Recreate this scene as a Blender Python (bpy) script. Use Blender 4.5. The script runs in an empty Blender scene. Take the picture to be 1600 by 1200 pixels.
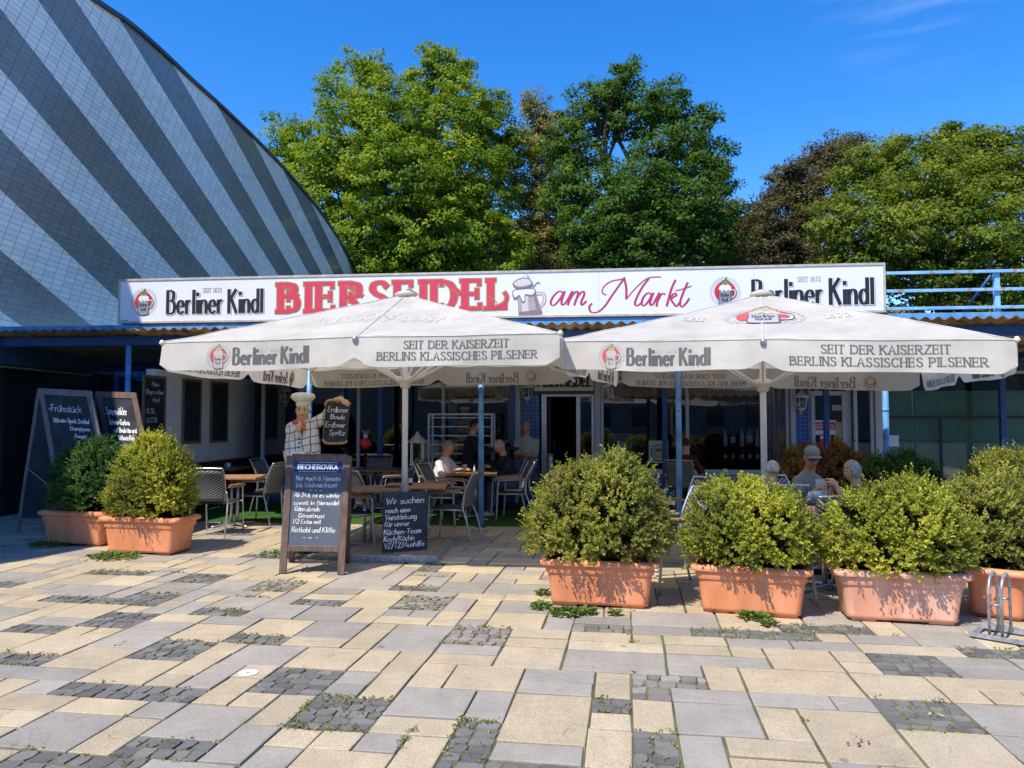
import bpy, bmesh, math, random
import numpy as np
from mathutils import Vector, Matrix
R = math.radians
sc = bpy.context.scene
COL = sc.collection
random.seed(7)

# ---------------------------------------------------------------- camera, sky, sun, exposure
F = 1190.0; CAMZ = 1.6; PITCH = math.atan(55.0/F)
cd = bpy.data.cameras.new('camera'); cam = bpy.data.objects.new('camera', cd); COL.objects.link(cam)
cd.sensor_width = 36; cd.lens = F/1600*36; cd.clip_end = 2000
cam.location = (0, 0, CAMZ); cam.rotation_euler = (math.pi/2+PITCH, 0, 0); sc.camera = cam

SA, SB = .45, .52                      # shadow offset per metre of height: right, away
SUN_EL = math.atan(1/math.hypot(SA, SB)); SUN_ROT = math.atan2(-SA, -SB)
w = bpy.data.worlds.new('World'); sc.world = w; w.use_nodes = True
nt = w.node_tree; bg = nt.nodes['Background']; sky = nt.nodes.new('ShaderNodeTexSky')
sky.sky_type = 'NISHITA'; sky.sun_disc = False; sky.sun_elevation = SUN_EL; sky.sun_rotation = SUN_ROT
sky.air_density = 1.0; sky.dust_density = 0; sky.ozone_density = 3.0; sky.altitude = 1200
hsv = nt.nodes.new('ShaderNodeHueSaturation'); hsv.inputs['Saturation'].default_value = 1.36; hsv.inputs['Hue'].default_value = .508; hsv.inputs['Value'].default_value = .93
nt.links.new(sky.outputs[0], hsv.inputs['Color']); tcw = nt.nodes.new('ShaderNodeTexCoord'); mpw = nt.nodes.new('ShaderNodeMapping'); mpw.inputs['Scale'].default_value = (4, 4, 26); mpw.inputs['Rotation'].default_value = (0, R(-6), 0)
nzw = nt.nodes.new('ShaderNodeTexNoise'); nzw.inputs['Scale'].default_value = 2.2; nzw.inputs['Detail'].default_value = 8; rpw = nt.nodes.new('ShaderNodeValToRGB'); rpw.color_ramp.elements[0].position = .42; rpw.color_ramp.elements[1].position = .75
dtw = nt.nodes.new('ShaderNodeVectorMath'); dtw.operation = 'DOT_PRODUCT'; dtw.inputs[1].default_value = (.424, .776, .467); rgw = nt.nodes.new('ShaderNodeMapRange'); rgw.inputs[1].default_value = .9935; rgw.inputs[2].default_value = .9998; rgw.inputs[4].default_value = .14
mlw = nt.nodes.new('ShaderNodeMath'); mlw.operation = 'MULTIPLY'; mxw = nt.nodes.new('ShaderNodeMix'); mxw.data_type = 'RGBA'; mxw.inputs[7].default_value = (3.6, 4.4, 5.4, 1)
for a_, b_ in ((tcw.outputs['Generated'], mpw.inputs[0]), (mpw.outputs[0], nzw.inputs[0]), (nzw.outputs[0], rpw.inputs[0]), (tcw.outputs['Generated'], dtw.inputs[0]), (dtw.outputs['Value'], rgw.inputs[0]), (rgw.outputs[0], mlw.inputs[0]), (rpw.outputs[0], mlw.inputs[1]), (mlw.outputs[0], mxw.inputs[0]), (hsv.outputs[0], mxw.inputs[6]), (mxw.outputs[2], bg.inputs[0])): nt.links.new(a_, b_)
if True: pass; bg.inputs[1].default_value = .15
sl = bpy.data.lights.new('sun', 'SUN'); so = bpy.data.objects.new('sun', sl); COL.objects.link(so)
sl.energy = 3.0; sl.angle = R(.53); sl.color = (1, .91, .76)
so.rotation_euler = Vector((SA, SB, -1)).to_track_quat('-Z', 'Y').to_euler(); so.location = (-20, -20, 40)
sc.view_settings.view_transform = 'Standard'; sc.view_settings.look = 'None'
sc.view_settings.exposure = 1.0; sc.view_settings.gamma = 1
sc.render.engine = 'CYCLES'; sc.cycles.max_bounces = 8; sc.cycles.transparent_max_bounces = 12
sc.cycles.use_denoising = True

def ray(x, y):
    cx = (x-800)/F; cy = (600-y)/F; s, c = math.sin(PITCH), math.cos(PITCH)
    return Vector((cx, c-cy*s, s+cy*c))
def P(x, y, Y):
    d = ray(x, y); return Vector((d.x*Y/d.y, Y, CAMZ+d.z*Y/d.y))
def G(x, y):
    d = ray(x, y); k = -CAMZ/d.z; return Vector((d.x*k, d.y*k, 0))
PSI = R(6.4); CP, SP = math.cos(PSI), math.sin(PSI)
def on_line(x, c):                     # distance along a line parallel to the facade (Y = c at X = 0)
    t = (x-800)/F/math.cos(PITCH); return c*t/(CP+t*SP)
def plane_uv(x, y, org, ang):          # pixel ray on a vertical plane through org, x axis turned by ang
    d = ray(x, y); c, s = math.cos(ang), math.sin(ang); n = Vector((-s, c, 0))
    k = (Vector(org)-cam.location).dot(n)/d.dot(n); p = cam.location+d*k-Vector(org)
    return p.x*c+p.y*s, p.z

# ---------------------------------------------------------------- mesh builder
class MB:
    def __init__(s): s.v = []; s.f = []; s.m = []; s.mi = 0; s.smooth = []; s.sm = False
    def face(s, idx): s.f.append(tuple(idx)); s.m.append(s.mi); s.smooth.append(s.sm)
    def pts(s, ps):
        b = len(s.v); s.v += [tuple(p) for p in ps]; return b
    def quad(s, a, b, c, d): i = s.pts([a, b, c, d]); s.face((i, i+1, i+2, i+3))
    def poly(s, ps): i = s.pts(ps); s.face(range(i, i+len(ps)))
    def box(s, x0, x1, y0, y1, z0, z1, mat=None):
        p = [Vector((x, y, z)) for z in (z0, z1) for y in (y0, y1) for x in (x0, x1)]
        if mat: p = [mat @ q for q in p]
        b = s.pts(p)
        for f in ((0, 2, 3, 1), (4, 5, 7, 6), (0, 1, 5, 4), (2, 6, 7, 3), (0, 4, 6, 2), (1, 3, 7, 5)): s.face([b+i for i in f])
    def bar(s, p0, p1, w, h, up=(0, 0, 1)):
        p0, p1 = Vector(p0), Vector(p1); d = (p1-p0); L = d.length; d.normalize(); u = Vector(up)
        x = d.cross(u)
        if x.length < 1e-4: x = d.cross(Vector((0, 1, 0)))
        x.normalize(); z = x.cross(d)
        m = Matrix((x, d, z)).transposed().to_4x4(); m.translation = p0
        s.box(-w/2, w/2, 0, L, -h/2, h/2, m)
    def tube(s, path, r, n=10, cap=True):
        path = [Vector(p) for p in path]; rs = r if isinstance(r, (list, tuple)) else [r]*len(path)
        o = s.sm; b0 = len(s.v); ref = None
        for i, p in enumerate(path):
            t = (path[min(i+1, len(path)-1)]-path[max(i-1, 0)])
            if t.length < 1e-9: t = Vector((0, 0, 1))
            t.normalize()
            if ref is None:
                ref = t.orthogonal().normalized()
            ref = (ref-t*ref.dot(t))
            ref = ref.normalized() if ref.length > 1e-6 else t.orthogonal().normalized()
            q = t.cross(ref)
            s.pts([p+(ref*math.cos(a)+q*math.sin(a))*rs[i] for a in [2*math.pi*k/n for k in range(n)]])
        s.sm = True
        for i in range(len(path)-1):
            for k in range(n):
                a, b = b0+i*n+k, b0+i*n+(k+1) % n; s.face((a, b, b+n, a+n))
        s.sm = False
        if cap: s.face([b0+k for k in range(n)][::-1]); s.face([b0+(len(path)-1)*n+k for k in range(n)])
        s.sm = o
    def lathe(s, prof, n=20, c=(0, 0, 0), sx=1, sy=1):
        b0 = len(s.v); o = s.sm; s.sm = True
        for r, z in prof: s.pts([(c[0]+sx*r*math.cos(2*math.pi*k/n), c[1]+sy*r*math.sin(2*math.pi*k/n), c[2]+z) for k in range(n)])
        for i in range(len(prof)-1):
            for k in range(n):
                a, b = b0+i*n+k, b0+i*n+(k+1) % n; s.face((a, b, b+n, a+n))
        s.face([b0+k for k in range(n)][::-1]); s.face([b0+(len(prof)-1)*n+k for k in range(n)]); s.sm = o
    def loft(s, rings, closed=True):
        n = len(rings[0]); b0 = len(s.v); o = s.sm; s.sm = True
        for r in rings: s.pts(r)
        for i in range(len(rings)-1):
            for k in range(n if closed else n-1):
                a, b = b0+i*n+k, b0+i*n+(k+1) % n; s.face((a, b, b+n, a+n))
        if closed: s.face([b0+k for k in range(n)][::-1]); s.face([b0+(len(rings)-1)*n+k for k in range(n)])
        s.sm = o
    def capsule(s, p0, p1, r0, r1, n=12):
        p0, p1 = Vector(p0), Vector(p1); d = p1-p0
        if d.length < 1e-6: d = Vector((0, 0, 1e-4)); p1 = p0+d
        d = d.normalized(); path = []; rs = []
        for a in (-85, -60, -30): path.append(p0+d*r0*math.sin(R(a))); rs.append(r0*math.cos(R(a)))
        path += [p0, p1]; rs += [r0, r1]
        for a in (30, 60, 85): path.append(p1+d*r1*math.sin(R(a))); rs.append(r1*math.cos(R(a)))
        s.tube(path, rs, n)
    def prism(s, pts2, y0, y1):        # outline in x,z pushed from y0 to y1
        n = len(pts2); b = s.pts([(p[0], y0, p[1]) for p in pts2]+[(p[0], y1, p[1]) for p in pts2])
        s.face([b+i for i in range(n)]); s.face([b+n+i for i in range(n)][::-1])
        for i in range(n): j = (i+1) % n; s.face((b+i, b+n+i, b+n+j, b+j))
    def data(s, name):
        me = bpy.data.meshes.new(name); me.from_pydata(s.v, [], s.f)
        me.polygons.foreach_set('material_index', s.m); me.polygons.foreach_set('use_smooth', s.smooth)
        bm = bmesh.new(); bm.from_mesh(me); bmesh.ops.recalc_face_normals(bm, faces=bm.faces); bm.to_mesh(me); bm.free()
        return me
    def flat(s, name):                 # keep the winding as built (lettering)
        me = bpy.data.meshes.new(name); me.from_pydata(s.v, [], s.f)
        me.polygons.foreach_set('material_index', s.m); return me
    def build(s, name, mats, parent=None, bevel=0, keep=False):
        me = s.flat(name) if keep else s.data(name)
        return link(name, me, mats, parent, bevel)
def link(name, me, mats, parent=None, bevel=0):
    for m in (mats if isinstance(mats, (list, tuple)) else [mats]): me.materials.append(m)
    o = bpy.data.objects.new(name, me); COL.objects.link(o); o.parent = parent
    if bevel:
        b = o.modifiers.new('bevel', 'BEVEL'); b.width = bevel; b.segments = 2; b.limit_method = 'ANGLE'; b.angle_limit = R(40)
    return o
def tag(o, label, cat, group=None, kind=None):
    if label: o['label'] = label
    if cat: o['category'] = cat
    if group: o['group'] = group
    if kind: o['kind'] = kind
    return o
def thing(name, label, cat, loc=(0, 0, 0), rz=0, group=None):
    o = bpy.data.objects.new(name, None); COL.objects.link(o); o.location = loc; o.rotation_euler = (0, 0, rz)
    o.empty_display_size = .2
    return tag(o, label, cat, group)
def dup(root, loc, rz, label=None, group=None):
    r = root.copy(); COL.objects.link(r); r.location = loc; r.rotation_euler = (0, 0, rz)
    if label: r['label'] = label
    if group: r['group'] = group
    for ch in list(root.children):
        c = ch.copy(); COL.objects.link(c); c.parent = r
        for g in list(ch.children):
            d = g.copy(); COL.objects.link(d); d.parent = c
    return r

# ---------------------------------------------------------------- materials
def nodes(name):
    m = bpy.data.materials.new(name); m.use_nodes = True; t = m.node_tree
    return m, t, t.nodes['Principled BSDF'], t.nodes.new, t.links.new
def rgb(c): return (c[0], c[1], c[2], 1)
def mat(name, c, rough=.6, var=.12, scale=6, bump=0, bscale=None, metal=0, spec=.5, c2=None, trans=0, coat=0, stretch=None, gen='Object', splash=None, sp_scale=9, sp_cut=.62):
    m, t, p, N, L = nodes(name)
    tc = N('ShaderNodeTexCoord'); src = tc.outputs[gen]
    if stretch:
        mp = N('ShaderNodeMapping'); mp.inputs['Scale'].default_value = stretch; L(src, mp.inputs[0]); src = mp.outputs[0]
    no = N('ShaderNodeTexNoise'); no.inputs['Scale'].default_value = scale; no.inputs['Detail'].default_value = 6; L(src, no.inputs[0])
    cr = N('ShaderNodeValToRGB'); cr.color_ramp.elements[0].position = .3; cr.color_ramp.elements[1].position = .7
    a = [x*(1-var) for x in c]; b = [min(1, x*(1+var)) for x in (c2 or c)]
    cr.color_ramp.elements[0].color = rgb(a); cr.color_ramp.elements[1].color = rgb(b)
    L(no.outputs[0], cr.inputs[0]); L(cr.outputs[0], p.inputs['Base Color'])
    if splash:                          # scuffs, limescale, dirt
        ns = N('ShaderNodeTexNoise'); ns.inputs['Scale'].default_value = sp_scale; ns.inputs['Detail'].default_value = 9; ns.inputs['Roughness'].default_value = .7; L(src, ns.inputs[0])
        rp = N('ShaderNodeValToRGB'); rp.color_ramp.elements[0].position = sp_cut-.06; rp.color_ramp.elements[1].position = sp_cut+.10; rp.color_ramp.elements[0].color = (0, 0, 0, 1); rp.color_ramp.elements[1].color = (.6, .6, .6, 1); L(ns.outputs[0], rp.inputs[0])
        ms = N('ShaderNodeMix'); ms.data_type = 'RGBA'; L(rp.outputs[0], ms.inputs[0]); L(cr.outputs[0], ms.inputs[6]); ms.inputs[7].default_value = rgb(splash); L(ms.outputs[2], p.inputs['Base Color'])
    p.inputs['Roughness'].default_value = rough; p.inputs['Metallic'].default_value = metal
    p.inputs['Specular IOR Level'].default_value = spec; p.inputs['Coat Weight'].default_value = coat
    if bump:
        n2 = N('ShaderNodeTexNoise'); n2.inputs['Scale'].default_value = bscale or scale*8; n2.inputs['Detail'].default_value = 4; L(src, n2.inputs[0])
        bu = N('ShaderNodeBump'); bu.inputs['Strength'].default_value = bump; bu.inputs['Distance'].default_value = .01
        L(n2.outputs[0], bu.inputs['Height']); L(bu.outputs[0], p.inputs['Normal'])
    if trans:
        tr = N('ShaderNodeBsdfTranslucent'); L(cr.outputs[0], tr.inputs[0]); mx = N('ShaderNodeMixShader'); mx.inputs[0].default_value = trans
        L(p.outputs[0], mx.inputs[1]); L(tr.outputs[0], mx.inputs[2]); L(mx.outputs[0], t.nodes['Material Output'].inputs[0])
    return m
def math_node(N, L, op, a, b=None):
    n = N('ShaderNodeMath'); n.operation = op
    for i, x in enumerate((a, b)):
        if x is None: continue
        if isinstance(x, (int, float)): n.inputs[i].default_value = x
        else: L(x, n.inputs[i])
    return n.outputs[0]
def glass(name, tint=(.8, .85, .85), refl=1.0, rough=0.0, base=.05):
    m, t, p, N, L = nodes(name); t.nodes.remove(p)
    tr = N('ShaderNodeBsdfTransparent'); tr.inputs[0].default_value = rgb(tint)
    gl = N('ShaderNodeBsdfGlossy'); gl.inputs['Roughness'].default_value = rough; gl.inputs[0].default_value = (refl, refl, refl, 1)
    fr = N('ShaderNodeFresnel'); fr.inputs[0].default_value = 1.5
    f = math_node(N, L, 'ADD', fr.outputs[0], base)
    mx = N('ShaderNodeMixShader'); L(f, mx.inputs[0]); L(tr.outputs[0], mx.inputs[1]); L(gl.outputs[0], mx.inputs[2])
    L(mx.outputs[0], t.nodes['Material Output'].inputs[0]); return m
def leafmat(name, cols, trans=.3, rough=.45, spec=.4):
    m, t, p, N, L = nodes(name)
    at = N('ShaderNodeAttribute'); at.attribute_name = 'tone'
    cr = N('ShaderNodeValToRGB'); e = cr.color_ramp.elements
    for i, c in enumerate(cols):
        pos = i/(len(cols)-1)
        if i == 0: el = e[0]
        elif i == len(cols)-1: el = e[len(e)-1]
        else: el = e.new(pos)
        el.position = pos; el.color = rgb(c)
    L(at.outputs['Fac'], cr.inputs[0]); L(cr.outputs[0], p.inputs['Base Color'])
    p.inputs['Roughness'].default_value = rough; p.inputs['Specular IOR Level'].default_value = spec
    tr = N('ShaderNodeBsdfTranslucent'); mc = N('ShaderNodeMix'); mc.data_type = 'RGBA'; mc.blend_type = 'MULTIPLY'; mc.inputs[0].default_value = 1
    L(cr.outputs[0], mc.inputs[6]); mc.inputs[7].default_value = (1.3, 1.25, .5, 1); L(mc.outputs[2], tr.inputs[0])
    mx = N('ShaderNodeMixShader'); mx.inputs[0].default_value = trans
    L(p.outputs[0], mx.inputs[1]); L(tr.outputs[0], mx.inputs[2]); L(mx.outputs[0], t.nodes['Material Output'].inputs[0]); return m
def tilemat(name, c, joint, size=.075, gap=.09, rough=.25, var=.25):
    m, t, p, N, L = nodes(name); tc = N('ShaderNodeTexCoord'); sp = N('ShaderNodeSeparateXYZ'); L(tc.outputs['Object'], sp.inputs[0])
    h = math_node(N, L, 'ADD', sp.outputs[0], sp.outputs[1])
    fx = math_node(N, L, 'DIVIDE', h, size); fz = math_node(N, L, 'DIVIDE', sp.outputs[2], size)
    a = math_node(N, L, 'LESS_THAN', math_node(N, L, 'FRACT', fx), gap); b = math_node(N, L, 'LESS_THAN', math_node(N, L, 'FRACT', fz), gap)
    j = math_node(N, L, 'MAXIMUM', a, b)
    cx = N('ShaderNodeCombineXYZ'); L(math_node(N, L, 'FLOOR', fx), cx.inputs[0]); L(math_node(N, L, 'FLOOR', fz), cx.inputs[1])
    wn = N('ShaderNodeTexWhiteNoise'); L(cx.outputs[0], wn.inputs[0])
    hs = N('ShaderNodeHueSaturation'); hs.inputs['Color'].default_value = rgb(c)
    L(math_node(N, L, 'ADD', math_node(N, L, 'MULTIPLY', wn.outputs[0], 2*var), 1-var), hs.inputs['Value'])
    mx = N('ShaderNodeMix'); mx.data_type = 'RGBA'; L(j, mx.inputs[0]); L(hs.outputs[0], mx.inputs[6]); mx.inputs[7].default_value = rgb(joint)
    L(mx.outputs[2], p.inputs['Base Color']); p.inputs['Roughness'].default_value = rough; return m
def islandmat(name, cols, rough=.85, bump=.35, bscale=90, speck=.35, sscale=120, stain=.12):
    m, t, p, N, L = nodes(name); tc = N('ShaderNodeTexCoord'); ge = N('ShaderNodeNewGeometry')
    cr = N('ShaderNodeValToRGB'); e = cr.color_ramp.elements
    for i, c in enumerate(cols):
        pos = i/(len(cols)-1)
        el = e[0] if i == 0 else (e[len(e)-1] if i == len(cols)-1 else e.new(pos))
        el.position = pos; el.color = rgb(c)
    L(ge.outputs['Random Per Island'], cr.inputs[0])
    n1 = N('ShaderNodeTexNoise'); n1.inputs['Scale'].default_value = sscale; n1.inputs['Detail'].default_value = 3; L(tc.outputs['Object'], n1.inputs[0])
    n2 = N('ShaderNodeTexNoise'); n2.inputs['Scale'].default_value = 2.3; n2.inputs['Detail'].default_value = 7; n2.inputs['Roughness'].default_value = .65; L(tc.outputs['Object'], n2.inputs[0])
    v = math_node(N, L, 'ADD', math_node(N, L, 'MULTIPLY', n1.outputs[0], speck*2), 1-speck)
    v2 = math_node(N, L, 'ADD', math_node(N, L, 'MULTIPLY', n2.outputs[0], stain*4), 1-stain*2)
    vo = N('ShaderNodeTexVoronoi'); vo.inputs['Scale'].default_value = 1.7; L(tc.outputs['Object'], vo.inputs[0])   # dark gum spots
    sp = math_node(N, L, 'GREATER_THAN', vo.outputs['Distance'], .045)
    spv = math_node(N, L, 'ADD', math_node(N, L, 'MULTIPLY', sp, .35), .65)
    ve = N('ShaderNodeTexVoronoi'); ve.feature = 'DISTANCE_TO_EDGE'; ve.inputs['Scale'].default_value = .9      # a few hairline cracks and worn dark patches
    wv = N('ShaderNodeVectorMath'); wv.operation = 'ADD'; nw = N('ShaderNodeTexNoise'); nw.inputs['Scale'].default_value = 3; L(tc.outputs['Object'], nw.inputs[0]); L(tc.outputs['Object'], wv.inputs[0]); L(nw.outputs[1], wv.inputs[1]); L(wv.outputs[0], ve.inputs[0])
    ck = math_node(N, L, 'ADD', math_node(N, L, 'MULTIPLY', math_node(N, L, 'GREATER_THAN', ve.outputs['Distance'], .0022), .25), .75)
    nd = N('ShaderNodeTexNoise'); nd.inputs['Scale'].default_value = 9; nd.inputs['Detail'].default_value = 8; nd.inputs['Roughness'].default_value = .75; L(tc.outputs['Object'], nd.inputs[0])
    v2 = math_node(N, L, 'MULTIPLY', math_node(N, L, 'MULTIPLY', v2, ck), math_node(N, L, 'ADD', math_node(N, L, 'MULTIPLY', nd.outputs[0], .5), .75))
    hs = N('ShaderNodeHueSaturation'); L(cr.outputs[0], hs.inputs['Color']); L(math_node(N, L, 'MULTIPLY', math_node(N, L, 'MULTIPLY', v, v2), spv), hs.inputs['Value'])
    L(hs.outputs[0], p.inputs['Base Color']); p.inputs['Roughness'].default_value = rough; p.inputs['Specular IOR Level'].default_value = .15
    bu = N('ShaderNodeBump'); bu.inputs['Strength'].default_value = bump; bu.inputs['Distance'].default_value = .006
    n3 = N('ShaderNodeTexNoise'); n3.inputs['Scale'].default_value = bscale; n3.inputs['Detail'].default_value = 5; L(tc.outputs['Object'], n3.inputs[0])
    L(n3.outputs[0], bu.inputs['Height']); L(bu.outputs[0], p.inputs['Normal']); return m

M_beige = islandmat('washed_beige_slab', [(.44, .355, .235), (.49, .40, .265), (.395, .325, .225), (.52, .43, .295)], speck=.5, sscale=95, stain=.17)
M_grey = islandmat('lilac_grey_slab', [(.325, .295, .25), (.36, .325, .275), (.285, .26, .225), (.38, .345, .29)], speck=.25, sscale=70, stain=.17)
M_cob = islandmat('dark_cobble', [(.115, .112, .105), (.165, .158, .145), (.21, .2, .18), (.14, .136, .128)], speck=.3, bump=.5, bscale=60)
M_cobl = islandmat('pale_cobble', [(.22, .20, .17), (.30, .27, .23), (.17, .155, .135), (.34, .31, .27)], speck=.3, bump=.5, bscale=60)
M_joint = mat('joint_sand', (.12, .10, .065), .95, .4, 3, .4, 120, c2=(.12, .13, .05))
M_asph = mat('asphalt', (.06, .06, .062), .9, .2, 2, .3, 80)
M_turf = mat('artificial_turf', (.035, .105, .02), .95, .35, 40, .9, 260, c2=(.055, .14, .03), spec=.1)
M_white = mat('white_paint', (.86, .86, .82), .5, .06, 3)
M_frame = mat('white_window_frame', (.55, .56, .56), .4, .08, 4)
M_signw = mat('white_sign_panel', (.80, .82, .86), .25, .03, 1.3)
M_alu = mat('aluminium', (.52, .53, .54), .38, .15, 12, metal=.85)
M_galv = mat('galvanised_steel', (.42, .44, .46), .45, .3, 25, metal=.6)
M_blue = mat('blue_paint', (.12, .31, .62), .42, .25, 5, .12, 60, c2=(.15, .37, .68))
M_dblue = mat('dark_blue_paint', (.022, .075, .22), .4, .2, 5)
M_pblue = mat('passage_blue_paint', (.03, .075, .15), .5, .2, 4)
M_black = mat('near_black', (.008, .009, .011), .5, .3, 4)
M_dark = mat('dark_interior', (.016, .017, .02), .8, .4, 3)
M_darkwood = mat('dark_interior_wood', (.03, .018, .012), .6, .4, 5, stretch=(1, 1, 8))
M_fab = mat('parasol_fabric', (.72, .685, .61), .8, .07, 2.5, .35, 14, trans=.40, c2=(.79, .755, .675), splash=(.60, .56, .48), sp_scale=3.2, sp_cut=.60)
M_polew = mat('white_pole', (.72, .72, .70), .4, .06, 5)
M_corr = mat('corrugated_sheet', (.27, .20, .115), .6, .35, 3, .1, 40, c2=(.36, .28, .17), trans=.5, spec=.2)
M_terra = mat('terracotta_plastic', (.74, .265, .115), .5, .12, 5, .06, 50, c2=(.78, .30, .14), splash=(.80, .50, .34), sp_scale=6, stretch=(1, 1, .45))
M_terra2 = mat('faded_terracotta', (.74, .35, .215), .55, .12, 4, .06, 50, c2=(.78, .40, .26), splash=(.85, .60, .46), sp_scale=5, sp_cut=.56, stretch=(1, 1, .4))
M_soil = mat('potting_soil', (.035, .024, .016), .95, .4, 30, .6, 60)
M_chalk = mat('chalk', (.80, .80, .78), .9, .15, 60)
M_chalkd = mat('faint_chalk', (.36, .36, .35), .9, .3, 60)
M_board = mat('chalkboard_black', (.013, .017, .025), .55, .3, 5, c2=(.03, .036, .048))
M_boardg = mat('chalkboard_blue_grey', (.085, .10, .13), .5, .15, 3, c2=(.10, .115, .145))
M_boardwood = mat('dark_board_wood', (.12, .075, .055), .5, .3, 9, .2, 60, stretch=(3, 3, .6), c2=(.15, .095, .07))
M_greywood = mat('weathered_board_wood', (.22, .19, .165), .7, .3, 9, .2, 60, stretch=(3, 3, .6))
M_redwood = mat('reddish_board_wood', (.15, .085, .06), .6, .3, 9, .2, 60, stretch=(3, 3, .6))
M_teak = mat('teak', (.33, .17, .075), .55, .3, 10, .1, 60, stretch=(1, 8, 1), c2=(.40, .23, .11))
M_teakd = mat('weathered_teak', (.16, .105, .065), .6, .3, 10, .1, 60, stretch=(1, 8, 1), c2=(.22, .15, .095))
M_navy = mat('navy_print', (.013, .03, .13), .4, .08, 4)
M_ink = mat('black_print', (.02, .02, .022), .45, .1, 8)
M_inkg = mat('grey_print', (.16, .155, .16), .7, .1, 8)
M_inkf = mat('faded_grey_print', (.125, .118, .118), .8, .15, 8)
M_inkl = mat('pale_grey_print', (.56, .56, .545), .8, .06, 8)
M_inkm = mat('bleeding_print', (.22, .19, .17), .8, .1, 8)
M_red = mat('red_print', (.62, .025, .035), .5, .06, 6)
M_redf = mat('faded_red_print', (.60, .09, .09), .7, .1, 6)
M_rose = mat('rose_red_print', (.66, .055, .10), .45, .05, 6)
M_plum = mat('plum_print', (.46, .04, .13), .45, .05, 6)
M_gold = mat('gold_print', (.42, .29, .09), .5, .1, 6)
M_tan = mat('tan_print', (.27, .20, .055), .6, .1, 6)
M_tan2 = mat('blond_print', (.52, .39, .19), .6, .1, 6)
M_mug = mat('mauve_grey_print', (.44, .37, .38), .5, .05, 6)
M_mugd = mat('dark_mauve_print', (.25, .20, .21), .5, .05, 6)
M_mugl = mat('light_mauve_print', (.68, .62, .63), .5, .05, 6)
M_steel = mat('blue_grey_print', (.26, .29, .34), .5, .05, 6)
M_pane = glass('window_glass', (.84, .88, .89), .95, 0, .03)
M_paneg = glass('clear_glass', (.88, .92, .92), .8, 0, .02)
M_bluetile = tilemat('blue_mosaic_tile', (.03, .115, .37), (.30, .36, .46))
M_curtain = mat('dusty_pink_curtain', (.60, .36, .33), .9, .12, 6, trans=.2)
M_cush = mat('dark_red_leather', (.10, .012, .015), .45, .2, 6)
M_conc = mat('concrete_slab', (.23, .19, .14), .9, .3, 20, .5, 90)
M_cream = mat('cream_enamel', (.82, .77, .65), .35, .06, 5)
M_skinp = mat('painted_skin', (.68, .42, .22), .35, .08, 8)
M_gilt = mat('gilded_trim', (.45, .25, .08), .45, .2, 10)
M_redcloth = mat('red_neckerchief', (.50, .03, .05), .5, .3, 40, c2=(.6, .12, .13))
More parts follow.
